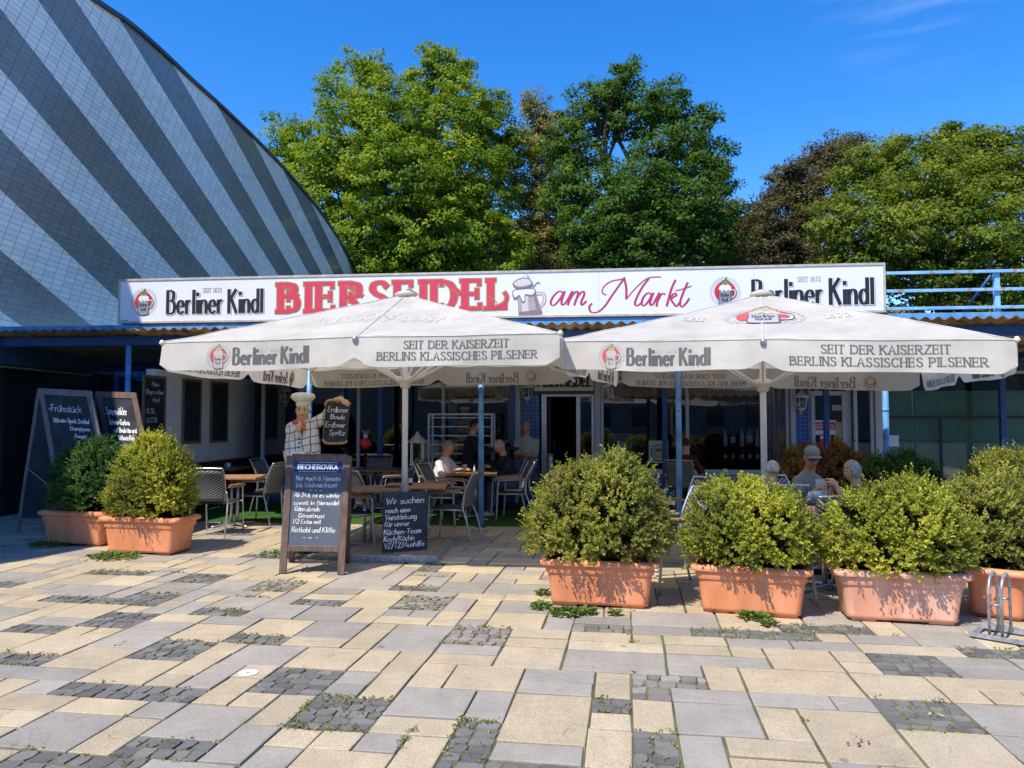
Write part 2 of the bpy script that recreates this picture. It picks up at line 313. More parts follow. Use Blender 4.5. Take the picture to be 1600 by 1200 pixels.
# ---------------------------------------------------------------- lettering: skeleton letters drawn with a broad nib
GL = {
'a': '4,4.2 2.5,5 .8,4.4 0,2.4 .8,.5 2.2,0 4,1.8|!4,5 4,0', 'b': '!0,9 0,0|0,1.4 1.6,0 3.5,.8 4,2.6 3.4,4.5 1.8,5 0,3.6',
'c': '4,4.2 2.4,5 .7,4.3 0,2.5 .7,.7 2.4,0 4,.8', 'd': '4,3.8 2.4,5 .7,4.4 0,2.5 .7,.6 2.4,0 4,1.3|!4,9 4,0',
'e': '.2,2.7 2,2.75 3.9,2.9 3.4,4.5 2.1,5 .6,4.2 0,2.4 .7,.6 2.3,0 4,.8', 'f': '3.5,8.6 2.4,9 1.6,8 1.5,6 1.5,0|!0,5 3.2,5',
'g': '4,3.8 2.4,5 .7,4.4 0,2.5 .7,.6 2.4,0 4,1.3|4,5 4,1 3.9,-2 2.6,-3.6 1,-3.5 0,-2.6', 'h': '!0,9 0,0|0,3.2 1.2,4.7 2.6,5 3.7,4.2 3.9,2.5 3.9,0',
'i': '!.4,5 .4,0|!.4,6.9 .4,7.9', 'k': '!0,9 0,0|!3.6,5 0,2|!1.2,3 3.8,0', 'l': '!.4,9 .4,0',
'm': '!0,5 0,0|0,3.2 1.1,4.7 2.1,5 2.9,4.2 3,2.6 3,0|3,3.2 4.1,4.7 5.1,5 5.9,4.2 6,2.6 6,0', 'n': '!0,5 0,0|0,3.2 1.2,4.7 2.6,5 3.7,4.2 3.9,2.5 3.9,0',
'o': '2,5 .5,4.2 0,2.5 .5,.8 2,0 3.5,.8 4,2.5 3.5,4.2 2,5', 'p': '!0,5 0,-4|0,1.4 1.6,0 3.5,.8 4,2.6 3.4,4.5 1.8,5 0,3.6', 'r': '!0,5 0,0|0,3 .9,4.6 1.7,5 2.4,4.75',
's': '3.4,4.3 2,5 .5,4.5 .4,3.3 1.8,2.6 3.3,1.9 3.5,.8 2,0 .2,.7', 't': '1.2,7.5 1.2,1.2 2,0 3.2,.5|!0,5 3,5', 'u': '0,5 0,1.5 1,.1 2.4,.2 4,1.8|!4,5 4,0',
'v': '!0,5 2,0 4,5', 'w': '!0,5 1.5,0 3,4 4.5,0 6,5', 'y': '!0,5 2,0|!4,5 1,-3.5', 'z': '!0,5 3.5,5 0,0 3.6,0', 'S_': '',
'A': '!0,0 2.8,9 5.6,0|!1,3 4.6,3', 'B': '!0,0 0,9|!0,9 2.2,9|2.2,9 3.9,8.4 4.2,7 3.8,5.6 2.4,5|!0,5 2.4,5|2.4,5 4.4,4.4 5,2.6 4.4,.7 2.4,0|!0,0 2.4,0',
'C': '5.6,7.2 4.4,8.6 2.8,9 1,7.8 0,4.5 1,1.2 2.8,0 4.4,.4 5.6,1.8', 'D': '!0,0 0,9|!0,9 2.2,9|2.2,9 4.8,7.8 5.8,4.5 4.8,1.2 2.2,0|!0,0 2.2,0',
'E': '!0,0 0,9|!0,9 4,9|!0,4.7 3.4,4.7|!0,0 4.2,0', 'F': '!0,0 0,9|!0,9 4.2,9|!0,4.7 3.2,4.7', 'G': '5.4,7.4 4.2,8.7 2.7,9 .9,7.7 0,4.5 .9,1.2 2.7,0 4.4,.3 5.5,1.4 5.5,4 3.4,4',
'H': '!0,0 0,9|!5,0 5,9|!0,4.7 5,4.7', 'I': '!.3,0 .3,9', 'K': '!0,0 0,9|!4.8,9 0,4.2|!1.5,5.6 5.2,0', 'L': '!0,9 0,0|!0,0 4,0', 'M': '!0,0 .6,9 3.2,2 5.8,9 6.4,0',
'N': '!0,0 0,9|!0,9 5,0|!5,0 5,9', 'O': '3,9 1,7.9 0,4.5 1,1.1 3,0 5,1.1 6,4.5 5,7.9 3,9', 'P': '!0,0 0,9|!0,9 2.2,9|2.2,9 4.2,8.3 4.6,6.6 4.2,5 2.2,4.2|!0,4.2 2.2,4.2',
'R': '!0,0 0,9|!0,9 2.2,9|2.2,9 4.2,8.3 4.6,6.6 4.2,5 2.2,4.3|!0,4.3 2.2,4.3|!2,4.3 5.2,0', 'S': '4.4,7.6 3.4,8.7 2.3,9 .8,8.4 .4,6.7 1.4,5.3 3.2,4.2 4.4,2.8 4.2,1 2.6,0 1,.3 0,1.6',
'T': '!2.6,0 2.6,9|!0,9 5.2,9', 'V': '!0,9 2.7,0 5.4,9', 'W': '!0,9 1.9,0 3.8,7 5.7,0 7.6,9', 'Z': '!.2,9 4.8,9|!4.8,9 0,0|!0,0 5,0', 'U': '0,9 0,2.4 1.2,.3 2.6,0 4,.4 5,2.4 5,9', 
'0': '2,9 .6,7.6 0,4.5 .6,1.4 2,0 3.4,1.4 4,4.5 3.4,7.6 2,9', '1': '!.2,7.2 1.8,9 1.8,0', '2': '.2,7.2 1,8.6 2.4,9 3.7,7.8 3.4,5.6 1.6,2.6 0,0|!0,0 4,0', '4': '!3,0 3,9 0,3 4.2,3', '5': '!3.8,9 .6,9 .4,5|.4,5 2,5.7 3.6,4.8 3.9,2.6 3,.5 1.4,0 .1,.8',
'6': '3.4,8.7 1.8,7.6 .4,5 0,2.4 1,.3 2.6,.1 3.8,1.6 3.6,3.6 2.2,4.7 .5,3.4', '7': '!0,9 4,9 1.4,0', '8': '2.1,4.9 .6,6 .5,8 2.1,9 3.7,8 3.6,6 2.1,4.9 .3,3.2 .3,1 2.1,0 3.9,1 3.9,3.2 2.1,4.9',
'9': '3.6,5.6 2,4.4 .4,5.6 .3,7.6 1.8,9 3.4,8 3.6,5.6 3,2 1.4,.1', '3': '.2,8 1.6,9 3.4,8 3.2,5.8 1.6,4.9 3.4,4 3.8,1.6 2,0 0,.8', '.': '!0,0 .3,.5', ',': '!.4,.6 0,-1.2', '-': '!0,3 2.6,3', '/': '!0,-.6 3,9.4', '!': '!.6,9 .3,2.6|!.2,0 .3,.5', '~': '0,3 1,3.8 2,2.8 3.4,3.4', '=': '!0,4.5 3,4.5|!0,2.5 3,2.5',
'ß': '0,0 0,7 1,8.8 2.6,8.4 2.8,6.6 1.6,5.2 3.3,3.8 3.6,1.6 2.4,.1 1.2,.4'}
for a_, b_ in (('ä', 'a'), ('ö', 'o'), ('ü', 'u')): GL[a_] = GL[b_]+'|!1,6.6 1.1,7.4|!3,6.6 3.1,7.4'
def parse(ch):
    out = []
    for s in GL[ch].split('|'):
        st = s.startswith('!'); out.append((st, [tuple(map(float, q.split(','))) for q in s.lstrip('!').split()]))
    return out
def catmull(pts, k=5):
    if len(pts) < 3: return [pts[0], pts[-1]] if len(pts) == 2 else pts
    p = [np.array(q, float) for q in pts]; cl = np.allclose(p[0], p[-1]); out = []
    n = len(p)
    for i in range(n-1):
        p0 = p[i-1] if i > 0 else (p[n-2] if cl else 2*p[0]-p[1]); p1 = p[i]; p2 = p[i+1]
        p3 = p[i+2] if i+2 < n else (p[1] if cl else 2*p[-1]-p[-2])
        for j in range(k):
            t = j/k; out.append(tuple(.5*((2*p1)+(-p0+p2)*t+(2*p0-5*p1+4*p2-p3)*t*t+(-p0+3*p1-3*p2+p3)*t**3)))
    out.append(tuple(p[-1])); return out
_zc = [0]
def ribbon(mb, pts, wx, wy, mp, off, grow=0, miter=True):
    """a flat stroke of nib wx (across verticals) x wy (across horizontals) along pts, laid through mp(u, v, lift)"""
    _zc[0] = (_zc[0]+1) % 9; off = off+_zc[0]*.00012
    p = [np.array(q, float) for q in pts]; q = [p[0]]
    for a in p[1:]:
        if np.linalg.norm(a-q[-1]) > 1e-6: q.append(a)
    p = q
    if len(p) < 2: return
    d0 = p[1]-p[0]; d1 = p[-1]-p[-2]; e = min(wx, wy)*.35+grow/2
    p[0] = p[0]-d0/np.linalg.norm(d0)*e; p[-1] = p[-1]+d1/np.linalg.norm(d1)*e
    L_, R_ = [], []
    for i in range(len(p)):
        a = p[i]-p[i-1] if i else p[1]-p[0]; b = p[i+1]-p[i] if i < len(p)-1 else a
        a = a/np.linalg.norm(a); b = b/np.linalg.norm(b); t = a+b; nt_ = np.linalg.norm(t)
        t = b if nt_ < .3 else t/nt_
        n = np.array((-t[1], t[0])); c = max(.45, abs(float(np.dot(n, (-a[1], a[0])))))
        h = (math.sqrt((wx/2*n[0])**2+(wy/2*n[1])**2)+grow/2)/c
        L_.append(p[i]+n*h); R_.append(p[i]-n*h)
    o = [off+i*.000012 for i in range(len(p))]
    b = mb.pts([mp(*L_[i], o[i]) for i in range(len(p))]+[mp(*R_[i], o[i]) for i in range(len(p))]); n = len(p)
    for i in range(n-1): mb.face((b+n+i, b+n+i+1, b+i+1, b+i))
def text(mb, s, x0, x1, y0, y1, mp, wx, wy, off=.003, serif=0, space=1.6, slant=0, jit=0, grow=0, gapw=3.0, dx=0, dy=0, seed=1, cap_scale=None):
    """lay s between x0..x1 on baseline y0, capitals up to y1; nib and serif sizes in metres"""
    rnd = random.Random(seed); lay = []; X = 0
    for ch in s:
        if ch == ' ': X += gapw; continue
        st = parse(ch); wid = max(q[0] for _, ps in st for q in ps); lay.append((ch, X, st)); X += wid+space
    X -= space; sy = (y1-y0)/9; sx = (x1-x0)/max(X, .1)
    for ch, ox, st in lay:
        jx, jy, js = (rnd.uniform(-jit, jit) for _ in range(3)); nb = rnd.uniform(.7, 1.25) if jit else 1
        for straight, ps in st:
            q = [(x0+dx+(ox+a+jx*.6+slant*b)*sx, y0+dy+(b*(1+.06*js)+jy)*sy) for a, b in ps]
            if jit: q = [(a+rnd.uniform(-jit, jit)*.25*sx, b+rnd.uniform(-jit, jit)*.25*sy) for a, b in q]
            line = q if straight else catmull(q)
            ribbon(mb, line, wx*nb, wy*nb, mp, off, grow)
            if serif and straight:
                for (ax, ay), (bx, by), e in ((ps[0], ps[1], q[0]), (ps[-1], ps[-2], q[-1])):
                    if ay in (0, 9) and abs(by-ay) > 2: ribbon(mb, [(e[0]-serif, e[1]), (e[0]+serif, e[1])], wy*1.1, wy*1.1, mp, off+.0002, grow)
                    elif ay == by and ax > bx: ribbon(mb, [(e[0], e[1]+(serif if ay < 8 else 0)), (e[0], e[1]-(serif if ay > 1 else 0))], wy*1.2, wy*1.2, mp, off+.0002, grow)
def ell(cx, cy, rx, ry, n=36, a0=0, a1=360): return [(cx+rx*math.cos(R(a0+(a1-a0)*i/n)), cy+ry*math.sin(R(a0+(a1-a0)*i/n))) for i in range(n+(a1-a0 != 360))]
def fill(mb, pts, mp, off): mb.poly([mp(x, y, off) for x, y in pts])
def emblem(mb, cx, cy, r, mp, sx=1, off=.003):
    """beer mug on a red disc in a ring of ornament; slots: 0 red, 1 mug grey, 2 ink, 3 white, 4 tan, 5 ring grey"""
    f = lambda pts: [(cx+x*r*sx, cy+y*r) for x, y in pts]
    mb.mi = 5
    for k in range(22):
        a = 2*math.pi*k/22
        ribbon(mb, f(catmull([(1.3*math.cos(a+j)*(1+.10*q), 1.3*math.sin(a+j)*(1+.10*q)) for j, q in ((-.13, -.4), (-.06, .6), (.04, .9), (.1, .1), (.02, -.3))])), r*.06, r*.06, mp, off)
    ribbon(mb, f(ell(0, 0, 1.13, 1.13)+[(1.13, 0)]), r*.05, r*.05, mp, off)
    mb.mi = 0; fill(mb, f(ell(0, 0, 1, 1)), mp, off+.001)
    mb.mi = 2; ribbon(mb, f(catmull([(.42, .12), (.8, .2), (.95, -.1), (.8, -.45), (.42, -.6)])), r*.26, r*.26, mp, off+.0013)
    mb.mi = 5; ribbon(mb, f(catmull([(.42, .12), (.8, .2), (.95, -.1), (.8, -.45), (.42, -.6)])), r*.13, r*.13, mp, off+.0022)
    body = [(-.52, .3), (.45, .3), (.52, -1.1), (.45, -1.28), (.1, -1.36), (-.3, -1.36), (-.5, -1.28), (-.58, -1.1)]
    mb.mi = 2; fill(mb, f([(x*1.1, y*1.05) for x, y in body]), mp, off+.0034)
    mb.mi = 1; fill(mb, f(body), mp, off+.0042)
    mb.mi = 2
    text(mb, 'Berliner', cx-.42*r*sx, cx+.36*r*sx, cy-.45*r, cy-.1*r, mp, r*.05, r*.04, off+.0048); text(mb, 'Kindl', cx-.3*r*sx, cx+.22*r*sx, cy-.92*r, cy-.58*r, mp, r*.05, r*.04, off+.0048)
    mb.mi = 3; fill(mb, f(catmull([(-.6, .2), (-.5, .55), (-.3, .72), (0, .66), (.25, .74), (.5, .55), (.56, .2), (.4, .05), (.28, .22), (.1, .02), (-.1, .2), (-.3, 0), (-.45, .2), (-.6, .2)])[:-1]), mp, off+.0058)
    mb.mi = 4; fill(mb, f(catmull([(-.42, .62), (-.34, .95), (-.05, 1.12), (.1, 1.36), (.2, 1.1), (.42, .9), (.44, .62), (.2, .7), (0, .62), (-.2, .72), (-.42, .62)])[:-1]), mp, off+.0066)
    mb.mi = 2; ribbon(mb, f(catmull([(-.42, .62), (-.34, .95), (-.05, 1.12), (.1, 1.36), (.2, 1.1), (.42, .9), (.44, .62)])), r*.05, r*.05, mp, off+.0072)
    mb.mi = 0
EMB = [M_red, M_steel, M_ink, M_signw, M_tan, M_inkl]
EMBF = [M_redf, M_fab, M_inkf, M_fab, M_tan2, M_inkl]

# ---------------------------------------------------------------- foliage helpers
def leaf_mesh(name, C, Nn, T, ln, wd, tone, mi_mat, fold=.25):
    """one diamond leaf per row: centre, normal, long direction, length, width, tone"""
    n = len(C); B = np.cross(Nn, T); B /= np.linalg.norm(B, axis=1)[:, None]+1e-9
    ln = np.asarray(ln).reshape(-1, 1); wd = np.asarray(wd).reshape(-1, 1)
    V = np.empty((n, 4, 3)); V[:, 0] = C-T*ln*.5; V[:, 2] = C+T*ln*.5
    V[:, 1] = C+B*wd*.5+Nn*wd*fold+T*ln*.08; V[:, 3] = C-B*wd*.5+Nn*wd*fold+T*ln*.08
    me = bpy.data.meshes.new(name); me.vertices.add(4*n); me.vertices.foreach_set('co', V.reshape(-1).astype(np.float32))
    me.loops.add(4*n); me.loops.foreach_set('vertex_index', np.arange(4*n, dtype=np.int32))
    me.polygons.add(n); me.polygons.foreach_set('loop_start', np.arange(0, 4*n, 4, dtype=np.int32))
    me.update(calc_edges=True); me.validate()
    at = me.attributes.new('tone', 'FLOAT', 'FACE'); at.data.foreach_set('value', np.clip(tone, 0, 1).astype(np.float32))
    return me
def unit(v): return v/(np.linalg.norm(v, axis=1)[:, None]+1e-9)
def sprigs(rs, lobes, n_sprig, per, ln, slen, base_tone, squash=1.0):
    """leafy sprigs standing out of a union of ellipsoids (cx, cy, cz, rx, ry, rz)"""
    lob = np.array(lobes, float); ar = lob[:, 3]*lob[:, 5]; k = rs.choice(len(lob), n_sprig*2, p=ar/ar.sum())
    d = unit(rs.normal(size=(len(k), 3))); d[:, 2] = np.where(d[:, 2] < -.55, -d[:, 2], d[:, 2])
    r = np.where(rs.rand(len(k)) < .78, 1-.10*rs.rand(len(k)), 1-.45*rs.rand(len(k)))
    bump = 1+.11*np.sin(d[:, 0]*8+k*1.3)*np.sin(d[:, 2]*7+k)+.05*np.sin(d[:, 1]*13+k*.7)*np.sin(d[:, 0]*15+k)
    p = lob[k, :3]+d*lob[k, 3:]*(r*bump)[:, None]
    ins = np.zeros(len(p), bool)
    for j in range(len(lob)):
        q = (p-lob[j, :3])/lob[j, 3:]; ins |= (np.linalg.norm(q, axis=1) < .72) & (k != j)
    ins |= (np.sin(p[:, 0]*17+1)*np.sin(p[:, 2]*15+2)+.6*np.sin(p[:, 0]*31+p[:, 2]*23)) > .62       # gaps between the sprigs, baring the dark core
    p, d, k = p[~ins][:n_sprig], d[~ins][:n_sprig], k[~ins][:n_sprig]; m = len(p)
    ax = unit(d/np.sqrt(lob[k, 3:])*1.0+np.array((0, 0, .75))+rs.normal(size=(m, 3))*.38)
    sl = slen*(.55+.6*rs.rand(m)+.9*(rs.rand(m) > .9)); tn = base_tone(p, rs)
    i = np.repeat(np.arange(m), per); f = np.tile(np.arange(per)/per, m)
    side = unit(np.cross(ax[i], rs.normal(size=(m*per, 3))))
    T = unit(ax[i]*(.35+.5*f[:, None])+side*.9); C = p[i]+ax[i]*(sl[i]*f)[:, None]+T*ln*.5
    Nn = unit(ax[i]-T*(ax[i]*T).sum(1)[:, None]+rs.normal(size=(m*per, 3))*.25); Nn = unit(Nn-T*(Nn*T).sum(1)[:, None])
    L_ = ln*(.7+.6*rs.rand(m*per)); to = tn[i]+.1*rs.normal(size=m*per)
    return C, Nn, T, L_, L_*.55, to
# ---------------------------------------------------------------- ground
g = MB(); g.quad((-400, -300, -.035), (400, -300, -.035), (400, 500, -.035), (-400, 500, -.035))
tag(g.build('ground', M_asph), 'grey asphalt ground around the paved market square', 'ground', kind='structure')
GA = R(8.8); E1 = np.array((math.cos(GA), -math.sin(GA))); E2 = np.array((math.sin(GA), math.cos(GA))); MOD = .225
def pave():
    rnd = random.Random(11); base = MB(); sl = [MB(), MB(), MB(), MB()]
    i0, i1, j0, j1 = -66, 50, -4, 74
    occ = {}
    def togrid(x, y):
        p = G(x, y); q = np.array((p.x, p.y)); return q.dot(E1)/MOD, q.dot(E2)/MOD
    def world(i, j, z): q = E1*i*MOD+E2*j*MOD; return (q[0], q[1], z)
    patches = []
    def patch(x, y, ni, nj, light=0):
        a, b = togrid(x, y); i, j = round(a-ni/2), round(b-nj/2)
        cells = [(i+p, j+q) for p in range(ni) for q in range(nj)]
        if any(c in occ for c in cells): return
        for c in cells: occ[c] = 1
        patches.append((i, j, ni, nj, light))
    for a in ((180, 1076, 4, 1), (440, 1062, 2, 2), (535, 1124, 2, 2), (250, 1022, 2, 2), (371, 1003, 2, 1), (195, 965, 2, 2), (48, 980, 2, 1), (357, 956, 2, 1), (484, 940, 2, 1),
              (659, 944, 2, 2, 1), (765, 989, 2, 2, 1), (245, 931, 2, 2), (411, 918, 2, 2, 1), (181, 893, 3, 1), (316, 903, 2, 2), (92, 1190, 3, 1), (270, 1184, 2, 1), (765, 1170, 1, 3), (646, 917, 2, 1), (662, 887, 1, 2),
              (1027, 1062, 2, 1, 1), (1000, 1072, 1, 1, 1), (931, 1110, 1, 1), (1006, 1164, 1, 2), (870, 1195, 3, 1), (1482, 1120, 2, 2), (1395, 1036, 2, 2), (1198, 986, 4, 1), (946, 982, 2, 1, 1), (1578, 1020, 2, 1), (20, 1035, 2, 1), (120, 941, 3, 1), (15, 910, 2, 1), (1300, 985, 3, 1), (430, 868, 3, 1)): patch(*a)
    for _ in range(45):                                  # far and outer squares
        i, j = rnd.randint(i0, i1), rnd.randint(30, j1)
        cells = [(i+p, j+q) for p in range(3) for q in range(1)]
        if not any(c in occ for c in cells):
            for c in cells: occ[c] = 1
            patches.append((i, j, 3, 1, rnd.random() < .3))
    for i, j, ni, nj, light in patches:
        m = sl[3 if light else 2]; n1 = max(1, round(ni*MOD/.118)); 
        rows = max(1, round(nj*MOD/.098)); rh = nj*MOD/rows
        for r_ in range(rows):
            x = 0.0
            while x < ni*MOD-.03:
                wd = rnd.uniform(.075, .125); wd = min(wd, ni*MOD-x)
                if ni*MOD-x-wd < .05: wd = ni*MOD-x
                z = rnd.uniform(-.008, 0); c = []
                q = [(x+.010, .010), (x+wd/2, .004), (x+wd-.010, .010), (x+wd-.004, rh/2), (x+wd-.010, rh-.010), (x+wd/2, rh-.004), (x+.010, rh-.010), (x+.004, rh/2)]; c = []
                for (u, v) in q: c.append((u+rnd.uniform(-.007, .007), r_*rh+v+rnd.uniform(-.006, .006)))
                top = [world(i+u/MOD, j+v/MOD, z+rnd.uniform(-.004, .002)) for u, v in c]
                mu = sum(u for u, _ in c)/8; mv = sum(v for _, v in c)/8
                bot = [world(i+(mu+(u-mu)*1.14)/MOD, j+(mv+(v-mv)*1.14)/MOD, z-.03) for u, v in c]
                b = m.pts(top+bot); m.face(range(b, b+8))
                for k in range(8): kk = (k+1) % 8; m.face((b+k, b+8+k, b+8+kk, b+kk))
                x += wd
    sizes = [((2, 2), 6), ((1, 1), 4), ((2, 1), 7), ((1, 2), 4), ((3, 1), 1), ((3, 2), 2), ((2, 3), 1), ((3, 3), .4)]
    pool = [s for s, w_ in sizes for _ in range(int(w_*5))]
    for j in range(j0, j1):
        for i in range(i0, i1):
            if (i, j) in occ: continue
            cand = pool[:]; rnd.shuffle(cand)
            for ni, nj in cand+[(2, 1), (1, 2), (1, 1)]:
                cells = [(i+p, j+q) for p in range(ni) for q in range(nj)]
                if not any(c in occ for c in cells): break
            for c in cells: occ[c] = 1
            m = sl[0 if rnd.random() < .52 else 1]
            gp = rnd.uniform(.009, .020)/MOD; z = rnd.uniform(-.004, .001); tx, ty = rnd.uniform(-.003, .003), rnd.uniform(-.003, .003); ch = .006/MOD
            o = [(i+gp/2, j+gp/2), (i+ni-gp/2, j+gp/2), (i+ni-gp/2, j+nj-gp/2), (i+gp/2, j+nj-gp/2)]
            o = [(u+rnd.uniform(-.018, .018), v+rnd.uniform(-.018, .018)) for u, v in o]
            inn = [(u+(ch if u < i+ni/2 else -ch), v+(ch if v < j+nj/2 else -ch)) for u, v in o]
            zz = lambda u, v: z+tx*(u-i)/ni+ty*(v-j)/nj
            b = m.pts([world(u, v, zz(u, v)) for u, v in inn]+[world(u, v, zz(u, v)-.003) for u, v in o]+[world(u, v, -.03) for u, v in o])
            m.face((b, b+1, b+2, b+3))
            for s_ in (0, 4):
                for k in range(4): kk = (k+1) % 4; m.face((b+s_+k, b+s_+4+k, b+s_+4+kk, b+s_+kk))
    base.quad(world(i0, j0, -.012), world(i1, j0, -.012), world(i1, j1, -.012), world(i0, j1, -.012))
    base.mi = 0; mb = base
    for k, m in enumerate(sl):
        b = len(mb.v); mb.v += m.v; mb.f += [tuple(b+i for i in f) for f in m.f]; mb.m += [k+1]*len(m.f); mb.smooth += [False]*len(m.f)
    o = mb.build('paving', [M_joint, M_beige, M_grey, M_cob, M_cobl], keep=True)
    tag(o, 'square paving of beige and lilac grey slabs with cobble patches', 'paving', kind='structure')
    # moss and grass growing in the joints
    rs = np.random.RandomState(5); C = []
    for i, j, ni, nj, light in patches:
        if j > 40: continue
        for _ in range(int(9*ni*nj*(rs.rand()**1.5)*2)):
            if rs.rand() < .65: u, v = (rs.rand()*ni, rs.choice((0, nj))+rs.normal()*.05)
            else: u, v = rs.rand()*ni, round(rs.rand()*nj*3)/3+rs.normal()*.03
            q = world(i+u, j+v, 0); C.append(q)
    for _ in range(60):
        i, j = rs.randint(-40, 36), rs.randint(12, 44); L_ = rs.randint(2, 12); ax = rs.rand() < .6
        for _ in range(L_): C.append(world(i+(rs.rand()*1.6 if ax else rs.normal()*.03), j+(rs.normal()*.03 if ax else rs.rand()*1.6), 0))
    C = np.array(C); n = len(C); C = np.repeat(C, 5, 0)+rs.normal(size=(n*5, 3))*np.array((.014, .014, .002)); C[:, 2] = np.abs(C[:, 2])+.002
    T = unit(rs.normal(size=(n*5, 3))*np.array((1, 1, .25))+np.array((0, 0, .45))); Nn = unit(np.cross(T, rs.normal(size=(n*5, 3))))
    me = leaf_mesh('joint_grass', C, Nn, T, .012+.02*rs.rand(n*5), .006+.006*rs.rand(n*5), rs.rand(n*5), None)
    tag(link('joint_grass', me, leafmat('joint_grass_green', [(.16, .18, .04), (.25, .26, .06), (.33, .29, .10)], .2)), 'moss and short grass in the joints of the paving', 'moss', kind='stuff')
pave()

FC = (0, 14.7, 0)                                        # facade line; x along it, y into the building
U = lambda x, n=0.0: on_line(x, 14.7+n/CP)-n*SP        # facade x of a pixel column on the plane n behind the facade
def fr(n=0.0, u=0.0): return (u*CP+n*SP, FC[1]-u*SP+n*CP, 0)
def loc(p):                                              # world point -> facade coordinates
    q = Vector(p)-Vector(FC); return Vector((q.x*CP-q.y*SP, q.x*SP+q.y*CP, q.z))

tu = MB(); tu.box(-5.35, 3.6, -3.22, -.06, -.004, .012)
o = tu.build('turf_carpet', M_turf); o.location = FC; o.rotation_euler = (0, 0, -PSI)
tag(o, 'green artificial turf carpet laid under the canopy in front of the windows', 'turf', kind='structure')

# ---------------------------------------------------------------- striped hall on the left
HX, HK = -8.9, .03
def hall():
    root = thing('market_hall', 'huge arched hall wall with diagonal light and dark grey tile stripes', 'hall', (HX, 0, 0), -math.atan(HK))
    ctl = [(3.2, 0), (3.6, 3.2), (4.4, 5.7), (5.9, 7.7), (8.3, 8.7), (11.5, 9.55)]
    for x, y in ((145, 0), (200, 37), (250, 80), (300, 127), (350, 172), (400, 220), (450, 272), (500, 332), (530, 377), (545, 403), (555, 422)):
        d = ray(x, y); t = d.x/d.y; Y = HX/(t-HK); ctl.append((Y, CAMZ+d.z/d.y*Y))
    ctl += [(ctl[-1][0]+2.2, 5.5), (ctl[-1][0]+3.4, 0)]
    prof = catmull(ctl, 6)
    def arch(off, x0, x1, mats, nm):
        m = MB(); n = len(prof); P2 = []
        for i, (y, z) in enumerate(prof):
            a = np.array(prof[max(0, i-1)]); b = np.array(prof[min(n-1, i+1)]); t = b-a; t = t/np.linalg.norm(t); P2.append((y-t[1]*off, z+t[0]*off))
        return P2
    m = MB(); pts = [(0, y, max(z, -.05)) for y, z in prof]; m.poly(pts); wl = m.build('striped_wall', hall_mat(), root)
    m = MB(); A = arch(-.03, 0, 0, 0, 0); B = arch(.06, 0, 0, 0, 0)
    m.loft([[(.07, a[0], a[1]), (.07, b[0], b[1]), (-12, b[0], b[1]), (-12, a[0], a[1])] for a, b in zip(A, B)])
    m.sm = False; rf = m.build('roof_shell', mat('dark_teal_metal', (.045, .07, .085), .5, .2, 2), root)
    for p in rf.data.polygons: p.use_smooth = False
    m = MB(); m.poly([(-11.9, y, max(z, -.05)) for y, z in prof]); m.build('rear_wall', M_asph, root)
def hall_mat():
    m, t, p, N, L = nodes('striped_hall_tile'); tc = N('ShaderNodeTexCoord'); sp = N('ShaderNodeSeparateXYZ'); L(tc.outputs['Object'], sp.inputs[0])
    y, z = sp.outputs[1], sp.outputs[2]
    f = math_node(N, L, 'ADD', z, math_node(N, L, 'MULTIPLY', y, .35)); f = math_node(N, L, 'DIVIDE', math_node(N, L, 'SUBTRACT', f, 12.78-1.985*20), 1.985)
    lightm = math_node(N, L, 'LESS_THAN', math_node(N, L, 'FRACT', f), .5)
    hz = math_node(N, L, 'DIVIDE', z, .105); dg = math_node(N, L, 'DIVIDE', math_node(N, L, 'SUBTRACT', y, math_node(N, L, 'MULTIPLY', z, .45)), .31)
    j = math_node(N, L, 'MAXIMUM', math_node(N, L, 'LESS_THAN', math_node(N, L, 'FRACT', hz), .085), math_node(N, L, 'LESS_THAN', math_node(N, L, 'FRACT', dg), .05))
    cx = N('ShaderNodeCombineXYZ'); L(math_node(N, L, 'FLOOR', hz), cx.inputs[0]); L(math_node(N, L, 'FLOOR', dg), cx.inputs[1]); wn = N('ShaderNodeTexWhiteNoise'); L(cx.outputs[0], wn.inputs[0])
    n2 = N('ShaderNodeTexNoise'); n2.inputs['Scale'].default_value = .35; n2.inputs['Detail'].default_value = 5; L(tc.outputs['Object'], n2.inputs[0])
    mx = N('ShaderNodeMix'); mx.data_type = 'RGBA'; L(lightm, mx.inputs[0]); mx.inputs[6].default_value = (.28, .265, .245, 1); mx.inputs[7].default_value = (.97, .91, .83, 1)
    hs = N('ShaderNodeHueSaturation'); L(mx.outputs[2], hs.inputs['Color'])
    L(math_node(N, L, 'ADD', math_node(N, L, 'ADD', math_node(N, L, 'MULTIPLY', wn.outputs[0], .16), math_node(N, L, 'MULTIPLY', n2.outputs[0], .4)), .70), hs.inputs['Value'])
    m2 = N('ShaderNodeMix'); m2.data_type = 'RGBA'; L(math_node(N, L, 'MULTIPLY', j, .6), m2.inputs[0]); L(hs.outputs[0], m2.inputs[6]); m2.inputs[7].default_value = (.03, .035, .045, 1)
    L(m2.outputs[2], p.inputs['Base Color']); p.inputs['Roughness'].default_value = .14; p.inputs['Specular IOR Level'].default_value = .3
    return m
hall()

